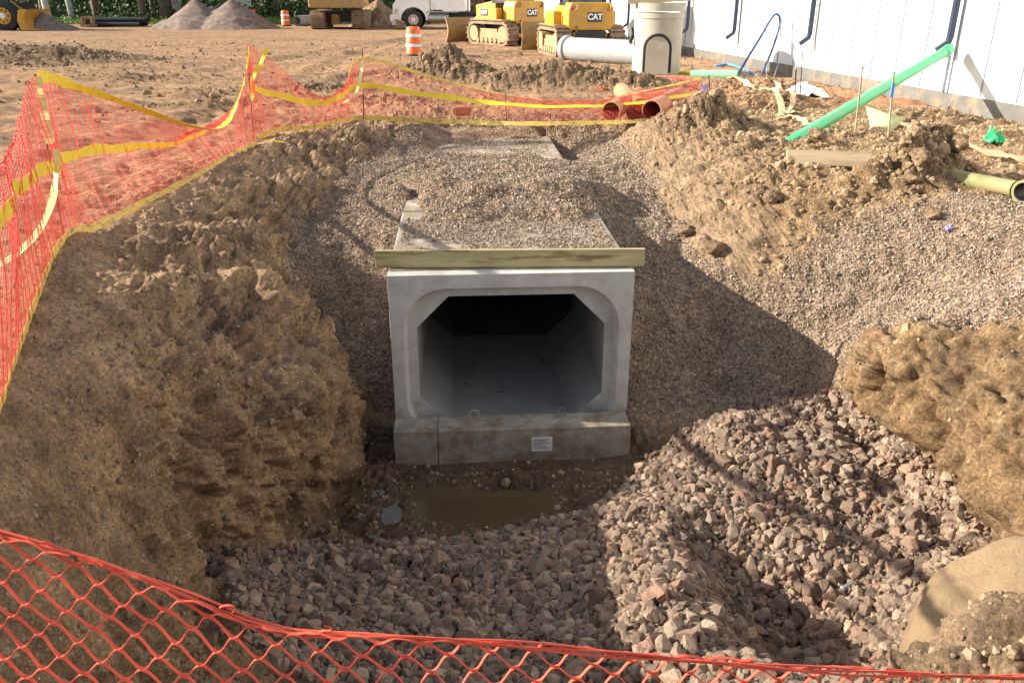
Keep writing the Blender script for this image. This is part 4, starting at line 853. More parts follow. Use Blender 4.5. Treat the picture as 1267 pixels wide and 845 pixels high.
MB().box((0, .4, 1.85), (2.9, 3.6, 1.0)).build('house', M['cat'], ex, bevel=.05)
eb = MB().box((-.95, 1.3, 2.6), (.95, 1.7, 1.5)).build('cab', M['dark'], ex, bevel=.05); MB().box((-.95, 1.3, 2.75), (.98, 1.5, .95)).build('cab_window', M['glass'], eb)
MB().tube([(.1, 1.8, 1.9), (.1, 3.6, 4.6), (.1, 5.6, 4.9)], [.35, .4, .25], 4).build('boom', M['cat'], ex)
MB().tube([(.1, 5.5, 5.0), (.1, 6.6, 2.4)], [.28, .18], 4).build('stick', M['cat'], ex)
MB().prism([(6.2, 2.3), (7.0, 2.4), (7.2, 1.6), (6.7, 1.1), (6.0, 1.3)], 'x', -.5, .7).build('bucket', M['catdirty'], ex, bevel=.03)
# ------------------------------------------------------------------ white truck, facing left
tk = empty('truck', Wz(512, 37, 0) + Vector((0, 1.2, 0)), 0); tag(tk, 'white semi truck tractor with round fender standing behind the bulldozers', 'truck')
def wheel(parent, x, y, r=.53, w_=.3, name='wheel', rim='chrome', tyre='black'):
    wh = MB().tube([(x, y, r), (x, y + .02, r), (x, y + w_ - .02, r), (x, y + w_, r)], [r * .93, r, r, r * .93], 30).build(name, M[tyre], parent, smooth=True)
    MB().tube([(x, y - .012, r), (x, y + .05, r)], [r * .56, r * .60], 24).build('rim', M[rim], wh)
    MB().tube([(x, y - .07, r), (x, y - .01, r)], [r * .16, r * .2], 12).build('hub', M['white'], wh)
    for k in range(8 if r > .45 and y < 0 else 0):
        a = k * math.pi / 4; MB().tube([(x + math.cos(a) * r * .4, y - .02, r + math.sin(a) * r * .4), (x + math.cos(a) * r * .4, y - .01, r + math.sin(a) * r * .4)], r * .07, 8).build('rim_hole', M['dark'], wh)
    return wh
for x_ in (0, 4.2, 5.5):
    wheel(tk, x_, -1.2, .54); wheel(tk, x_, .9, .54)
fen = []
for k in range(21):
    a = math.pi * k / 20; fen.append((.76 * math.cos(a), .52 + .70 * math.sin(a)))
hoodp = [(-1.2, .62), (-1.2, 1.2), (-1.05, 1.75), (.95, 2.0), (.95, .62), (.76, .52)] 
outline = [(-1.22, .55), (-.78, .55)] + [(-p_, q_) for p_, q_ in fen] + [(1.0, 1.0), (1.0, 2.05), (-.9, 1.75), (-1.2, 1.35)]
MB().prism(outline[:2] + [(-.76 * math.cos(math.pi * k / 20), .52 + .70 * math.sin(math.pi * k / 20)) for k in range(21)] + outline[-4:], 'y', -1.18, 1.18).build('hood', M['whitepaint'], tk, bevel=.03)
MB().tube([(.80 * math.cos(math.pi * k / 24), -1.19, .52 + .76 * math.sin(math.pi * k / 24)) for k in range(25)][::-1], .05, 8).build('fender_arch', M['whitepaint'], tk, smooth=True)
cabp = MB().prism([(1.0, 1.08), (1.75, 1.08), (1.75, 1.0), (3.1, 1.0), (3.1, 3.3), (2.0, 3.4), (1.35, 2.9), (1.0, 2.05)], 'y', -1.15, 1.15).build('cab', M['whitepaint'], tk, bevel=.05)
MB().box((1.75, -1.16, 2.35), (.9, .02, .6)).build('side_window', M['glass'], cabp); MB().box((2.4, -1.165, 1.55), (.5, .03, .5)).build('storage_door', M['whitepaint'], cabp, bevel=.01)
MB().box((-1.3, 0, .62), (.2, 2.3, .4)).build('bumper', M['whitepaint'], tk, bevel=.05); MB().box((-1.2, -1.0, .38), (.25, .1, .28)).build('headlight_bracket', M['chrome'], tk)
MB().tube([(.86, -.95, .66), (2.1, -.95, .66)], .27, 20).build('fuel_tank', M['chrome'], tk, smooth=True)
MB().box((3.0, 0, .8), (7.2, .9, .2)).build('chassis', M['dark'], tk); MB().box((1.75, -1.12, .98), (1.9, .3, .05)).build('running_board', M['chrome'], tk)
MB().box((-1.0, -1.19, 1.0), (.22, .03, .3)).build('headlight', M['chrome'], tk, bevel=.02); MB().box((1.35, -1.165, 1.75), (.62, .02, 1.3)).build('cab_door', M['whitepaint'], cabp, bevel=.02); MB().box((1.02, -1.17, 1.5), (.02, .02, .95)).build('door_seam', M['dark'], cabp)
MB().box((.86, 0, .62), (.1, 2.1, .7)).build('mudguard', M['black'], tk)
MB().tube([(3.3, -.9, 1.0), (3.3, -.9, 3.6)], .08, 12).build('exhaust', M['chrome'], tk)
# ------------------------------------------------------------------ wheel loader at far left
wl = empty('wheel_loader', Wz(17, 38, 0) + Vector((0, .4, 0)), 0); tag(wl, 'wheel loader with big black tyre and yellow bucket at the far left edge', 'wheel loader')
for x_ in (0, -3.0): wheel(wl, x_, -1.2, .80, .55, rim='cat'); wheel(wl, x_, .7, .80, .55, rim='cat')
MB().box((-2.6, 0, 1.6), (3.2, 1.5, 1.1)).build('engine_body', M['cat'], wl, bevel=.06); MB().box((-1.1, 0, 2.5), (1.4, 1.3, 1.6)).build('cab', M['glass'], wl, bevel=.05)
MB().box((.2, 0, 1.2), (1.3, 1.0, .6)).build('front_frame', M['dark'], wl, bevel=.04)
MB().tube([(.2, -.5, 1.5), (1.0, -.5, .9)], .14, 8).build('lift_arm', M['cat'], wl); MB().tube([(.2, .5, 1.5), (1.0, .5, .9)], .14, 8).build('lift_arm', M['cat'], wl)
MB().prism([(.95, .06), (2.15, .04), (1.45, .18), (1.2, .6), (1.5, 1.15), (1.0, 1.1), (.85, .5)], 'y', -1.35, 1.35).build('bucket', M['cat'], wl, bevel=.02)
# ------------------------------------------------------------------ traffic drums
def drum():
    t = empty('traffic_drum', (0, 0, 0)); z = 0
    MB().tube([(0, 0, 0), (0, 0, .07)], [.34, .32], 24).build('base_ring', M['black'], t)
    for a, b_, mt, nm in ((.07, .30, 'orange', 'orange_section'), (.30, .42, 'white', 'white_band'), (.42, .62, 'orange', 'orange_section'), (.62, .74, 'white', 'white_band'), (.74, .93, 'orange', 'orange_section')):
        r0 = .285 - a * .05; r1 = .285 - b_ * .05; e_ = .012 if mt == 'white' else 0
        MB().tube([(0, 0, a + .002), (0, 0, a + .014), (0, 0, b_ - .014), (0, 0, b_ - .002)], [r0 - .01 + e_ * .4, r0 + e_, r1 + e_, r1 - .01 + e_ * .4], 28).build(nm, M[mt], t, smooth=True)
    MB().tube([(0, 0, .93), (0, 0, .965)], [.22, .19], 24).build('cap', M['orange'], t)
    MB().tube([(-.08, 0, .96), (-.07, 0, 1.02), (.07, 0, 1.02), (.08, 0, .96)], .018, 8).build('handle', M['black'], t)
    return t
d0 = drum(); d0.location = Wz(512.5, 70, 0); tag(d0, 'orange and white striped traffic drum in the open yard below the white truck', 'traffic drum', 'orange and white traffic drums')
for (px, py, l_) in ((313, 31, 'distant striped traffic drum just right of the grey gravel pile'), (354, 33, 'distant striped traffic drum beside the far concrete pipe, left of the excavator')):
    c = copy_tree(d0); c.location = Wz(px, py, 0); c['label'] = l_
# ------------------------------------------------------------------ concrete pipe and manhole
p0 = Wz(700, 76, 0); p1 = Wz(792, 84, 0); rp = .36
cp = MB().pipe(p0 + Vector((0, .3, rp)), p1 + Vector((.2, .6, rp)), rp, rp - .06, 40, .05, .14).build('concrete_pipe', M['pipeconc'], smooth=True)
tag(cp, 'light grey concrete pipe lying between the near bulldozer and the manhole', 'pipe')
mp = Wz(815, 95, 0) + Vector((0, .55, 0)); mh = empty('manhole_riser', mp, R(-8)); tag(mh, 'tall round concrete manhole section with black arched gasket by the white building', 'manhole')
def lathe(prof, n_=40):
    mb = MB(); K = len(prof); mb.v = [(r_ * math.cos(2 * math.pi * k / n_), r_ * math.sin(2 * math.pi * k / n_), z_) for r_, z_ in prof for k in range(n_)]
    mb.f = [(i * n_ + k, i * n_ + (k + 1) % n_, (i + 1) * n_ + (k + 1) % n_, (i + 1) * n_ + k) for i in range(K - 1) for k in range(n_)]; return mb
lathe([(.50, 1.42), (.50, .0), (.62, 0), (.64, .02), (.64, 1.42), (.66, 1.43), (.66, 1.56), (.50, 1.56), (.50, 1.42)]).build('barrel', M['manconc'], mh, smooth=True)
lathe([(.52, 1.60), (.69, 1.60), (.69, 1.80), (.52, 1.80), (.52, 1.60)]).build('top_ring', M['manconc'], mh, smooth=True)
arch = [(-.34, 0.02), (-.34, .5)] + [(-.34 * math.cos(math.pi * k / 12), .62 + .34 * math.sin(math.pi * k / 12)) for k in range(13)] + [(.34, .5), (.34, .02)]
MB().tube([(x_, -math.sqrt(max(.0, .655 ** 2 - x_ * x_)) - .0, z_ + .08) for x_, z_ in arch], .035, 8).build('gasket_arch', M['blacktar'], mh, smooth=True)
MB().prism([(-.30, .06)] + [(-.30 * math.cos(math.pi * k / 12), .70 + .30 * math.sin(math.pi * k / 12)) for k in range(13)] + [(.30, .06)], 'y', -.645, -.5).build('knockout_panel', M['manconc'], mh)
MB().tube([(-.7, -.05, 1.18), (-.66, -.12, 1.0), (-.72, -.2, .85), (-.68, -.22, .8)], .05, 7).build('strap_or_shadow_strip', M['blacktar'], mh)
bt = MB().box((0, 0, 0), (1.75, .12, .12)).build('timber_batten', M['wood'], bevel=.005); bt.location = mp + Vector((-.02, -.35, 1.87)); bt.rotation_euler = (0, R(-3), R(-8)); tag(bt, 'grey wooden batten resting across the top of the round manhole section', 'batten')
# small pipes seen through the rear net
def pipe_thing(name, p0, p1, ro, m, label, cat='pipe', group=None, lip=0, inner=True, wall=.012):
    p0, p1 = Vector(p0), Vector(p1); t = empty(name, (p0 + p1) / 2 - Vector((0, 0, ro))); tag(t, label, cat, group)
    MB().pipe(p0, p1, ro, ro - wall, 28, lip, .12).build('barrel', M[m], t, smooth=True, world=True)
    if inner: MB().pipe(p0 + (p1 - p0) * .02, p1, ro - wall - .001, ro - wall - .006, 24).build('lining', M['terrain_in' if m == 'terracotta' else 'dark'], t, smooth=True, world=True)
    return t
a = Wz(756, 138, .16); pipe_thing('clay_pipe', a, a + Vector((.75, 1.9, .05)), .16, 'terracotta', 'leftmost reddish pipe behind the orange net near the manhole', group='short reddish pipes behind the rear net')
a = Wz(792, 133, .16); pipe_thing('clay_pipe', a, a + Vector((-.15, 1.6, .12)), .15, 'terracotta', 'middle reddish pipe standing farther back behind the orange net', group='short reddish pipes behind the rear net')
a = Wz(806, 137, .17); pipe_thing('clay_pipe', a, a + Vector((.75, 1.6, .05)), .17, 'terracotta', 'widest reddish pipe right of the others behind the orange net', group='short reddish pipes behind the rear net')
a = Wz(841, 137, .12); pipe_thing('clay_pipe', a, a + Vector((.5, .3, 0)), .13, 'terracotta', 'short reddish pipe stub lying at the right end of the pipe group', group='short reddish pipes behind the rear net')
a = Wz(772, 130, .14); pipe_thing('clay_pipe', a, a + Vector((.9, .9, .05)), .12, 'terracotta', 'thinner reddish pipe lying crosswise behind the two leftmost pipes', group='short reddish pipes behind the rear net')
a = Wz(824, 131, .14); pipe_thing('clay_pipe', a, a + Vector((.35, 1.2, .03)), .14, 'terracotta', 'reddish pipe half hidden between the widest pipe and the short stub', group='short reddish pipes behind the rear net')
a = Wz(562, 138, .12); pipe_thing('pipe_offcut', a, a + Vector((.27, .08, 0)), .085, 'terracotta', 'short pipe offcut lying behind the middle of the rear net')
# ------------------------------------------------------------------ building
WA, WB = Wz(850, 70, 0), Wz(1267, 155, 0); wd = (WB - WA); wd.z = 0; wd.normalize(); wn = Vector((-wd.y, wd.x, 0));
if wn.x > 0: wn = -wn
ang_ = math.atan2(wd.y, wd.x)
bd_ = empty('building', WB, ang_); tag(bd_, 'long white steel panel building along the right side of the site', 'building')
Lb, La = 16.0, 62.0     # towards the camera, away
ins = 1 if (Matrix.Rotation(ang_, 3, 'Z') @ Vector((0, 1, 0))).dot(wn) < 0 else -1
MB().box(((Lb - La) / 2, ins * 9.0, 4.22), (La + Lb, 17.9, 8.16)).build('wall', M['panel'], bd_)
mb = MB(); k = -La
while k < Lb:
    mb.box((k, ins * .045, 4.31), (.03, .035, 8.0)); k += .92
mb.build('panel_seams', M['seam'], bd_)
MB().box(((Lb - La) / 2, ins * 9.0, .12), (La + Lb + .1, 18.04, .34)).build('foundation', M['base'], bd_)
MB().prism([(-.3, 8.3), (18.3, 8.3), (9, 9.6)] if ins > 0 else [(.3, 8.3), (-18.3, 8.3), (-9, 9.6)], 'x', -La - .3, Lb + .3).build('roof', M['navy'], bd_)
def wall_hit(px, py, off=0):
    r = _ray(px, py); o_ = Vector((0, 0, CAMH)); p_ = WA + wn * off; t = (p_ - o_).dot(wn) / r.dot(wn); return o_ + r * t
for (px, py, far) in ((754, 29, 0), (777, 31, 0), (850, 38, 0), (908, 43, 0), (1001, 49, 0), (1174, 55, 1)):
    e = wall_hit(px, py, .1); w_ = .055
    ds = MB().tube([Vector((e.x, e.y, 8.2)) , e + Vector((0, 0, .12))] , w_ * 1.25, 4).build('downspout', M['navy'], bd_)
    el = MB().tube([e + Vector((0, 0, .14)), e + wn * .02 + Vector((0, 0, .04)), e + wn * .22 + Vector((0, 0, -.10))] , w_ * 1.25, 4).build('elbow', M['navy'], ds)
    inv = (Matrix.Translation(bd_.location) @ Matrix.Rotation(ang_, 4, 'Z')).inverted()
    for o_ in (ds, el): o_.data.transform(inv)
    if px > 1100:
        sp_ = MB().box(Vector((e.x, e.y, (e.z + .3) / 2)) - wn * .06, (.06, .05, e.z - .3)).build('strap_or_shadow_strip', M['wire_shadow'], bd_); sp_.data.transform(inv)  # thin grey strip added to stand for the downspout's shadow on the wall
# green pipe from the downspout down into the ground
e = wall_hit(1174, 62, .28)
gl = Wz(985, 172, .08)
gp = empty('green_pipe', gl); tag(gp, 'long bright green pipe slanting from the nearest downspout down into the soil', 'pipe')
dirv = (gl - e).normalized()
MB().pipe(e, gl, .088, .080, 24).build('barrel', M['green'], gp, smooth=True, world=True); MB().pipe(e - dirv * .0, e + dirv * .22, .102, .089, 24).build('socket', M['green'], gp, smooth=True, world=True)
g2 = Wz(966, 182, .0); MB().tube([gl + dirv * -.1, gl.lerp(g2, .5) + Vector((0, 0, .0)), g2], [.09, .075, .04], 8).build('half_pipe_end', M['green'], gp, smooth=True, world=True)
a = Wz(913, 93, .1); pipe_thing('green_pipe', a, a + Vector((-1.1, .5, -.03)), .11, 'greenpale', 'short bright green pipe lying on the ground by the blue hose', inner=True)
a = Wz(868, 93, .06); tag(MB().tube([a + Vector((-.6, .8, 0)), a + Vector((-.3, .35, .02)), a, a + Vector((.35, -.1, 0))], .045, 8).build('yellow_hose', M['tape'], smooth=True), 'yellow hose piece on the ground beside the short green pipe', 'hose')
def curve_thing(name, pts, r, m, label, cat, sq=None, n_=60, seg=8):
    o = MB().tube(catmull(pts, n_), r, seg, sq=sq).build(name, M[m], smooth=True); return tag(o, label, cat)
A_ = Wz(905, 92, .05); yb = A_.y
curve_thing('blue_hose', [Wy(912, 95, yb - .2), Wy(924, 74, yb - .15), Wy(940, 48, yb - .1), Wy(954, 24, yb), Wy(961, 18, yb), Wy(965, 24, yb), Wy(962, 42, yb - .1), Wy(953, 68, yb - .3), Wy(942, 92, yb - .5), Wy(934, 98, yb - .6), Wy(920, 93, yb - .5)], .032, 'blue', 'dark blue hose standing in a tall loop against the white wall', 'hose')
curve_thing('grey_wire', [Wy(948, 100, yb - .6), Wy(951, 60, yb - .3), Wy(960, 22, yb - .05), Wy(966, 40, yb - .1), Wy(965, 70, yb - .3), Wy(957, 97, yb - .6)], .007, 'wire_shadow', 'thin grey wire loop hanging with the blue hose', 'wire')
curve_thing('blue_hose', [Wz(885, 82, .05), Wz(900, 80, .06), Wz(915, 84, .05), Wz(930, 90, .04), Wz(940, 97, .04)], .035, 'blue2', 'bright blue hose lying on the ground at the wall foot', 'hose')
def strip(name, pts, w_, m, label, cat, lift=.03, th=.012, n_=50):
    C_ = catmull(pts, n_); mb = MB()
    gz = [ground_z(p_.x, p_.y) + lift + .01 for p_ in C_]; gz = [max(gz[max(i - 2, 0):i + 3]) for i in range(n_)]
    for p_, g_ in zip(C_, gz): p_.z = max(g_, p_.z * 0)
    for i, p_ in enumerate(C_):
        d = (C_[min(i + 1, n_ - 1)] - C_[max(i - 1, 0)]); s_ = Vector((-d.y, d.x, 0)).normalized() * w_ / 2; tz = .02 * math.sin(i * .6)
        mb.v += [tuple(p_ - s_ + Vector((0, 0, tz))), tuple(p_ + s_ - Vector((0, 0, tz)))]
    mb.f = [(2 * i, 2 * i + 2, 2 * i + 3, 2 * i + 1) for i in range(n_ - 1)]
    o = mb.build(name, M[m]); s_ = o.modifiers.new('s', 'SOLIDIFY'); s_.thickness = th; return tag(o, label, cat)
strip('flat_hose', [Wz(903, 99, .15), Wz(925, 108, .18), Wz(940, 109, .2), Wz(952, 106, .25), Wz(962, 124, .2), Wz(975, 127, .25), Wz(985, 122, .3)], .12, 'hose', 'pale yellow flat hose snaking toward the white sheet', 'hose')
strip('flat_hose', [Wz(955, 133, .2), Wz(970, 130, .25), Wz(984, 124, .35), Wz(992, 130, .3), Wz(1000, 147, .2)], .12, 'hose', 'pale yellow flat hose bent over the soil above the green pipe end', 'hose')
strip('flat_hose', [Wz(958, 109, .12), Wz(968, 120, .1), Wz(980, 131, .12), Wz(965, 136, .15)], .09, 'wood', 'short dull flat hose scrap crossing the soil below the blue loop', 'hose')
strip('red_hose', [on_ground(*Wz(1105, 156, .1).xy, .06), on_ground(*Wz(1140, 172, 0).xy, .05), on_ground(*Wz(1185, 188, 0).xy, .05), on_ground(*Wz(1230, 203, 0).xy, .05), on_ground(*Wz(1267, 213, 0).xy, .05), on_ground(*Wz(1310, 222, 0).xy, .05)], .10, 'redhose', 'dusty red hose running across the ground at the upper right', 'hose', lift=.09, th=.04)
def crumple(name, c, sx, sy, h, m, label, cat, seed, n_=22):
    v_ = []
    g_ = np.array([[i / (n_ - 1) - .5, j / (n_ - 1) - .5, seed] for j in range(n_) for i in range(n_)])
    zz = fbm(g_ * np.array([3, 3, 1]) + seed, 3); xx = fbm(g_ * np.array([2, 2, 1]) + seed + 9, 2) * .12
    mb = MB(); mb.v = [(c[0] + (g[0] + x_) * sx, c[1] + (g[1] + x_ * .5) * sy, c[2] + h * (.5 + z_) * max(0, 1 - 2.6 * (g[0] ** 2 + g[1] ** 2))) for g, z_, x_ in zip(g_, zz, xx)]
    mb.f = [(j * n_ + i, j * n_ + i + 1, (j + 1) * n_ + i + 1, (j + 1) * n_ + i) for j in range(n_ - 1) for i in range(n_ - 1)]
    o = mb.build(name, M[m], smooth=True); s_ = o.modifiers.new('s', 'SOLIDIFY'); s_.thickness = .004; return tag(o, label, cat)
q = Wz(995, 115, .2); crumple('plastic_sheet', on_ground(q.x, q.y, .03), .8, .5, .22, 'tarp', 'crumpled white plastic sheet on the soil near the wall', 'plastic sheet', 3.3)
q = Wz(1228, 183, 0); crumple('plastic_scrap', on_ground(q.x, q.y, .02), .28, .2, .2, 'green', 'small bright green plastic scrap on the ground below the wall', 'plastic scrap', 8.1)
q = Wz(1178, 260, 0); crumple('plastic_scrap', on_ground(q.x, q.y, .01), .07, .06, .05, 'purple', 'tiny bluish plastic scrap beside the dark concrete chunk', 'plastic scrap', 5.1)
# olive fabric sheet standing beneath the green pipe
pA, pB, pC, pD = Wy(1071, 132, 13.2), Wy(1120, 146, 13.0), Wy(1110, 157, 12.9), Wy(1078, 166, 12.6)
mb = MB(); mb.v = [tuple(pA), tuple(pB), tuple(pC), tuple(pD), tuple((pA + pB) / 2 + Vector((0, -.15, -.02))), tuple((pA + pD) / 2 + Vector((-.03, -.1, 0))), tuple((pC + pD) / 2 + Vector((0, -.12, -.03))), tuple((pA + pB + pC + pD) / 4 + Vector((0, -.22, 0)))]
mb.f = [(0, 4, 7, 5), (4, 1, 2, 7), (5, 7, 6, 3), (7, 2, 6)]; o = mb.build('fabric_sheet', M['oliveS'], smooth=True); s_ = o.modifiers.new('s', 'SOLIDIFY'); s_.thickness = .01
tag(o, 'faded green fabric sheet propped under the slanting green pipe', 'fabric sheet')
# board, pipes, stakes
b0, b1 = Wz(973, 197, .12), Wz(1078, 199, .12); o = MB().box((0, 0, 0), ((b1 - b0).length, .21, .045)).build('board', M['wood'], bevel=.004); o.location = (b0 + b1) / 2; o.location.z = max(ground_z(b0.x + k * .2, b0.y) for k in range(6)) + .10; o.rotation_euler = (R(50), R(1), math.atan2(b1.y - b0.y, b1.x - b0.x)); tag(o, 'bare wooden board lying on the rough soil left of the soil heap', 'board')
g0, g1 = Wz(1168, 217, .10), Wz(1256, 234, .12); pp = pipe_thing('dirty_pipe', g0, g1, .085, 'olive', 'muddy yellow green pipe lying at the right edge above the gravel', lip=.012)
e0 = g1 + Vector((.02, -.02, 0)); pipe_thing('pipe_elbow', e0 + Vector((-.02, -.13, .0)), e0 + Vector((.35, .1, .02)), .11, 'olive', 'wider muddy pipe coupling at the end of the yellow green pipe', lip=.015)
for (xa, ya, xb, yb2, dep, r_, l_) in ((1067, 85, 1056, 170, 12.4, .014, 'weathered wooden stake leaning in front of the green pipe'), (1106, 92, 1098, 168, 12.2, .015, 'wooden stake with blue marker tape, right of the other stake'), (993, 66, 989, 118, 16.5, .010, 'thin rod standing by the white sheet at the wall'), (985, 86, 983, 112, 16.0, .014, 'short dark stake left of the white sheet')):
    t = empty('stake', Wy(xb, yb2, dep)); tag(t, l_, 'stake', 'survey stakes near the wall')
    MB().tube([Wy(xa, ya, dep + .1), Wy(xb, yb2 + 14, dep)], r_, 4).build('shaft', M['wood'] if r_ > .0141 or dep < 13 else M['steel'], t, world=True)
    if xa == 1106: MB().box(Wy(1104, 112, dep), (.035, .03, .2)).build('marker_tape', M['blue2'], t, world=True)
    MB().tube([Wy(xa, ya, dep + .1), Wy(xa, ya, dep + .1) + Vector((0, 0, .03))], r_ * 1.5, 6).build('head', M['green'] if xa == 1106 else M['wood'], t, world=True)
rb = empty('marker_ribbon', Wy(872, 130, 15.6)); tag(rb, 'purple ribbon tied on a low stake in front of the flattened net', 'ribbon')
MB().tube([Wy(871, 104, 15.7), Wy(874, 134, 15.6)], .012, 5).build('stake', M['wood'], rb, world=True)
for q in range(3): MB().tube([Wy(868 + q * 3, 106, 15.65), Wy(869 + q * 4, 116 + q * 2, 15.6), Wy(872 + q * 3, 129 - q * 2, 15.55)], [.02, .025, .015], 4, sq=(1, .3)).build('ribbon_tail', M['purple'], rb, world=True)
q = Wz(1156, 252, 0); V, Fm = hull_template(14); V = V * np.array([.15, .11, .085]); o = MB(); o.v = V.tolist(); o.f = Fm.tolist(); o = o.build('concrete_chunk', M['clod']); o.location = on_ground(q.x, q.y, .05); tag(o, 'dark broken concrete chunk at the foot of the soil heap', 'rubble')
q = Wz(1050, 717, -1.85); bt_ = empty('bottle', on_ground(q.x, q.y, .02), R(25)); bt_.scale = (.65,) * 3; tag(bt_, 'small clear plastic bottle lying on the crushed stone in the hollow', 'bottle')
MB().tube([(-.09, 0, .02), (-.08, 0, .02), (.04, 0, .02), (.07, 0, .02), (.09, 0, .02)], [.02, .03, .03, .014, .012], 14).build('bottle_body', mat('clear_plastic', (.28, .32, .34), .1, var=.05), bt_, smooth=True)
MB().tube([(.09, 0, .02), (.105, 0, .02)], .015, 12).build('cap', M['blue2'], bt_)
# flattened net end beside the manhole
q0 = Wz(740, 108, .05); mbv = []
Gq = [[Wz(735 + i * 2.6, 112 - j * 1.6 - 6 * math.sin(i * .06), .06 + .05 * math.sin(i * .3 + j * .5) ** 2) for i in range(50)] for j in range(8)]
hn = empty('loose_net', Gq[0][25]); tag(hn, 'loose end of orange net lying flat on the ground below the manhole', 'safety net'); gridnet(Gq, 'net_sheet', hn, M['netfar'], .02)
# ------------------------------------------------------------------ background piles
def pile(name, cx_, cy_, w_, d_, peaks, m, label, kind=None, cat='gravel pile', n_=70, rough=.08):
    g_ = np.array([[(i / (n_ - 1) - .5) * w_, (j / (n_ - 1) - .5) * d_, 0] for j in range(n_) for i in range(n_)])
    h = np.zeros(len(g_))
    for (x0, y0, r_, hh) in peaks: h = np.maximum(h, hh * (1 - np.sqrt((g_[:, 0] - x0) ** 2 + (g_[:, 1] - y0) ** 2) / r_))
    wob = fbm(np.stack([g_[:, 0] + cx_, g_[:, 1], g_[:, 0] * 0], -1) * .9, 4)
    h = h + rough * wob * (h > 0.02) - .02; v_ = g_.copy(); v_[:, 2] = np.maximum(h, -.15); v_[:, 0] += cx_; v_[:, 1] += cy_
    mb = MB(); mb.v = v_.tolist(); mb.f = [(j * n_ + i, j * n_ + i + 1, (j + 1) * n_ + i + 1, (j + 1) * n_ + i) for j in range(n_ - 1) for i in range(n_ - 1)]
    o = mb.build(name, M[m], smooth=True); return tag(o, label, cat, kind=kind)
q = Wz(245, 38, 0); pile('gravel_pile', q.x, q.y + 2.5, 9, 6, [(-.9, .2, 2.5, 1.75), (1.35, .2, 2.7, 1.7), (-2.6, -.3, 1.2, .6), (.6, -1.0, 1.2, .55), (0, .3, 2.4, 1.4)], 'graypile', 'tall grey gravel pile with two peaks in the far yard')
q = Wz(55, 38, 0); pile('gravel_pile', q.x, q.y + .8, 4, 3, [(-.3, 0, 1.6, 1.0), (.5, 0, 1.2, .5)], 'graypile', 'small grey gravel pile in front of the loader bucket')
q = Wz(462, 35, 0); pile('soil_pile', q.x, q.y + 2.5, 4.5, 4, [(0, 0, 2.0, 1.7), (-.6, .3, 1.5, 1.5), (.8, -.2, 1.3, 1.0)], 'clod', 'dark brown soil pile between excavator and white truck', cat='soil pile', rough=.25)
q = Wz(375, 33, 0); pipe_thing('concrete_pipe', q + Vector((-.35, 0, .33)), q + Vector((.5, 1.6, .33)), .33, 'pipeconc', 'distant bluish concrete pipe left of the excavator', inner=False, wall=.06)
# pipe rack on the far left
q = Wz(137, 34, 0)
for i in range(5):
    for k in range(1 if i in (0, 4) else 2):
        o = MB().pipe((-1.9, 0, 0), (1.9, 0, 0), .14, .12, 12).build('black_pipe', M['blackpipe'], smooth=True); o.location = q + Vector((.3 * k, i * .29, .17 + k * .27))
        tag(o, 'black pipe in the low stack between the tree trunks and the gravel pile', 'pipe', 'stack of black pipes at the edge of the woods')
for i in range(7):
    pass
o = MB(); o.box((0, 0, .12), (.9, .5, .12)); o.box((-.3, 0, .35), (.08, .5, .5)); o.box((.3, 0, .35), (.08, .5, .5)); o.box((0, 0, .6), (.7, .06, .08)); o = o.build('pipe_cradle', M['catdirty'], bevel=.01); o.location = Wz(113, 34, 0) + Vector((0, -.3, 0)); tag(o, 'low yellowish steel cradle at the left end of the black pipes', 'cradle')
# white trailer and red vehicle far away
t = empty('trailer', Wz(291, 24, 0) + Vector((0, 2, 0)), R(20)); tag(t, 'white box trailer at the edge of the trees right of the gravel pile', 'trailer')
MB().box((0, 0, 1.9), (1.4, 5, 2.6)).build('box', M['whitepaint'], t, bevel=.04); MB().box((0, 0, .5), (1.2, 5, .15)).build('chassis', M['dark'], t); wheel(t, .3, -1.5, .4, .25)
t = empty('pickup_truck', Wz(580, 30, 0) + Vector((0, 14, 0)), R(0)); tag(t, 'red pickup truck far behind, between the white truck and a bulldozer', 'pickup truck')
MB().prism([(-2.6, .5), (2.6, .5), (2.6, 1.15), (.7, 1.15), (.4, 1.75), (-1.0, 1.75), (-1.5, 1.15), (-2.6, 1.05)], 'y', -.9, .9).build('body', M['red'], t, bevel=.05)
for x_ in (-1.7, 1.6): wheel(t, x_, -.95, .4, .25); wheel(t, x_, .7, .4, .25)
MB().box((-.3, -.91, 1.45), (1.1, .02, .38)).build('side_window', M['glass'], t)
t = empty('shipping_container', Wz(690, 30, 0) + Vector((0, 9, 0)), R(4)); tag(t, 'red storage container seen in the gap between the two bulldozers', 'container')
mb = MB(); mb.box((0, 0, 1.3), (5.5, 2.4, 2.5)); 
for k in range(18): mb.box((-2.6 + k * .31, -1.21, 1.3), (.12, .06, 2.3))
mb.build('steel_body', M['red'], t)
MB().box((1.9, -1.26, 1.1), (.9, .06, 1.6)).build('door', M['dark'], t)
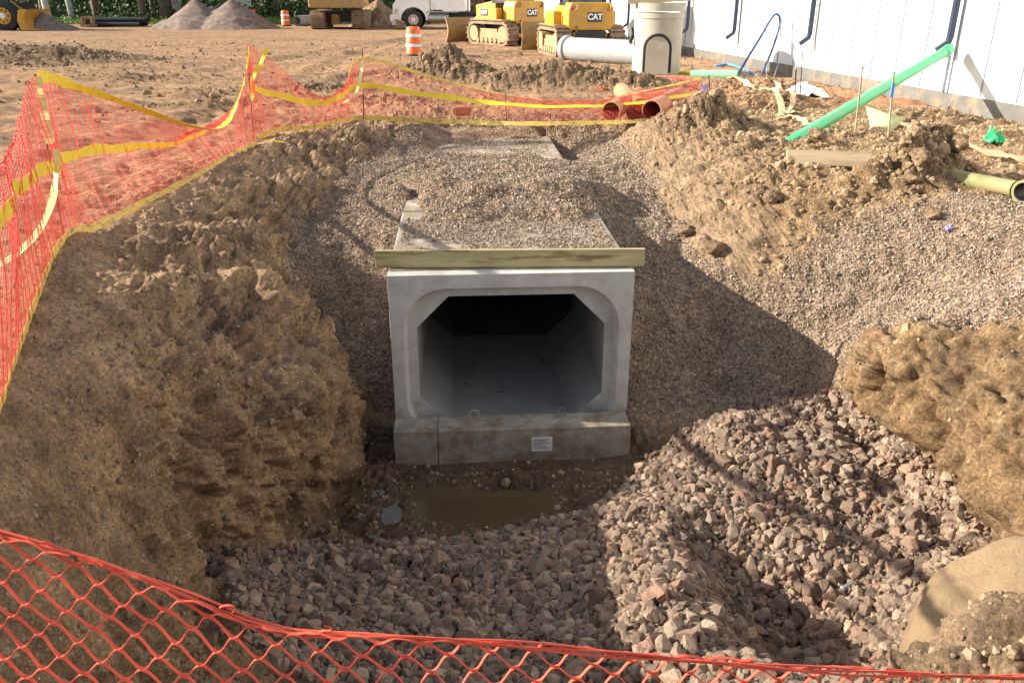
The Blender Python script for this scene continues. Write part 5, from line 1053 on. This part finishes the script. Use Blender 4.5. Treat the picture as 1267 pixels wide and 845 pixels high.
# ------------------------------------------------------------------ trees
LT = []
for _ in range(6):
    v_ = []; f_ = []
    for k in range(14):
        c_ = rng.normal(size=3) * .5; a_ = rng.normal(size=3); a_ /= np.linalg.norm(a_); b_ = np.cross(a_, rng.normal(size=3)); b_ /= np.linalg.norm(b_); s_ = rng.uniform(.16, .3)
        i0 = len(v_); v_ += [c_ - a_ * s_, c_ + b_ * s_ * .5, c_ + a_ * s_, c_ - b_ * s_ * .5]; f_ += [(i0, i0 + 1, i0 + 2), (i0, i0 + 2, i0 + 3)]
    LT.append((np.array(v_), np.array(f_)))
def tree(x, y, r, h, bark, label, lean=0.0, crown=2.6):
    t = empty('tree', (x, y, 0)); tag(t, label, 'tree', 'trees along the far edge of the yard')
    pts = [(0, 0, -.2), (lean * .3, 0, h * .2), (lean * .7 + .05, .05, h * .5), (lean, 0, h * .85), (lean * 1.1, 0, h)]
    mb = MB().tube(pts, [r * 1.35, r, r * .85, r * .5, r * .15], 10)
    for k in range(6):
        a = k * 1.05 + x; z0 = h * (.42 + .09 * k); mb.tube([(lean * z0 / h, 0, z0), (lean * z0 / h + math.cos(a) * 1.1, math.sin(a) * 1.1, z0 + .9), (lean * z0 / h + math.cos(a) * 2.1, math.sin(a) * 2.1, z0 + 1.3)], [r * .4, r * .25, r * .08], 6)
    mb.build('trunk', M[bark], t, smooth=True)
    n_ = 420; c_ = rng.normal(size=(n_, 3)); c_ /= np.linalg.norm(c_, axis=1)[:, None]; rr_ = rng.uniform(.35, 1, (n_, 1)) ** .6
    q = c_ * rr_ * np.array([crown, crown, h * .33]); q *= (1 + .35 * fbm(c_ * 1.7 + x, 2))[:, None]; q += np.array([lean, 0, h * .72])
    o = instance('crown', LT, q, rng.uniform(.5, 1.0, n_), M['leaf']); o.parent = t; return t
specs = [(62, .16, 'birch', 'slim leaning tree trunk nearest the wheel loader', -.5), (83, .15, 'birch', 'second slim leaning trunk right of the wheel loader', -.6), (107, .22, 'bark', 'thick brown trunk above the steel pipe cradle', -.3),
         (30, .2, 'bark', 'brown trunk behind the wheel loader', .2), (178, .18, 'bark', 'dark trunk at the left foot of the gravel pile', .1), (184, .13, 'bark', 'thin dark trunk close behind the left foot of the gravel pile', .2),
         (191, .2, 'bark', 'darkest trunk of the cluster behind the gravel pile', -.1), (201, .28, 'birch', 'stout white barked trunk behind the gravel pile', .15), (211, .17, 'bark', 'dark trunk right of the white barked one', .25),
         (243, .1, 'bark', 'thin trunk above the saddle of the gravel pile', .1), (268, .12, 'bark', 'trunk rising above the right peak of the gravel pile', 0), (330, .18, 'bark', 'trunk between the two distant traffic drums', .2),
         (398, .2, 'bark', 'trunk directly behind the excavator', 0), (462, .2, 'bark', 'trunk behind the dark soil pile', .1)]
for i, (px, r_, bk_, l_, ln) in enumerate(specs):
    q = Wz(px, 29 - (i % 3), 0); tree(q.x, q.y + (i % 4), r_ * 1.25, random.uniform(8, 11), bk_, l_, ln)
# undergrowth and far woods
n_ = 5500; xx = rng.uniform(-75, 18, n_); yy = rng.uniform(66, 92, n_); hh = (.45 + .9 * fbm(np.stack([xx * .15, yy * .15, xx * 0], -1), 3)) * (1 + (yy - 66) * .09)
zz = rng.uniform(0, 1, n_) * np.clip(hh, .25, 6); 
tag(instance('undergrowth', LT, np.stack([xx, yy, zz], -1), rng.uniform(.4, .9, n_), M['leaf2']), kind='stuff')
n_ = 14000; xx = rng.uniform(-110, 60, n_); yy = rng.uniform(95, 112, n_); zz = rng.uniform(0, 14, n_) * (.8 + .3 * np.sin(xx * .2))
tag(instance('woodland', LT, np.stack([xx, yy, zz], -1), rng.uniform(1.2, 2.2, n_), M['leaf']), kind='stuff')
gq = MB(); 
gq.add([(-80, 64, .02), (-18, 64, .02), (-18, 100, .06), (-80, 100, .06)], [(0, 1, 2, 3)]); 
n_ = 5000; xx = rng.uniform(-70, -14, n_); yy = rng.uniform(62, 68, n_)
tag(instance('grass', LT, np.stack([xx, yy, yy * 0 + .05], -1), rng.uniform(.18, .4, n_), mat('grass_blades', (.16, .26, .06), .8, var=.3, scale=1)), kind='stuff')
# ------------------------------------------------------------------ light, sky, camera
SEL, SAZ = R(24), R(-4)     # elevation; direction of travel measured from +X
d = Vector((math.cos(SEL) * math.cos(SAZ), math.cos(SEL) * math.sin(SAZ), -math.sin(SEL)))
sun = bpy.data.lights.new('Sun', 'SUN'); sun.energy = 5.0; sun.angle = R(.5); sun.color = (1, .91, .78)
so = bpy.data.objects.new('Sun', sun); col.objects.link(so); so.rotation_euler = d.to_track_quat('-Z', 'Y').to_euler(); so.location = (-20, 5, 20)
w = bpy.data.worlds.new('World'); scene.world = w; w.use_nodes = True; nt = w.node_tree
sky = nt.nodes.new('ShaderNodeTexSky'); sky.sky_type = 'NISHITA'; sky.sun_disc = False; sky.sun_elevation = SEL; sky.sun_rotation = math.atan2(-d.x, -d.y); sky.air_density = 1.0; sky.dust_density = 2.0; sky.ozone_density = 1
hs_ = nt.nodes.new('ShaderNodeHueSaturation'); hs_.inputs['Saturation'].default_value = .72; nt.links.new(sky.outputs['Color'], hs_.inputs['Color']); nt.links.new(hs_.outputs['Color'], nt.nodes['Background'].inputs['Color']); nt.nodes['Background'].inputs['Strength'].default_value = .095
cam = bpy.data.cameras.new('Camera'); cam.sensor_width = 36; cam.lens = FPX / 1267 * 36; cam.clip_end = 2000; cam.clip_start = .05
co = bpy.data.objects.new('Camera', cam); col.objects.link(co); co.location = (0, 0, CAMH); co.rotation_euler = (math.pi / 2 - PITCH, 0, 0); scene.camera = co
scene.view_settings.view_transform = 'Standard'; scene.view_settings.look = 'None'; scene.view_settings.exposure = 1.12; scene.view_settings.gamma = 1
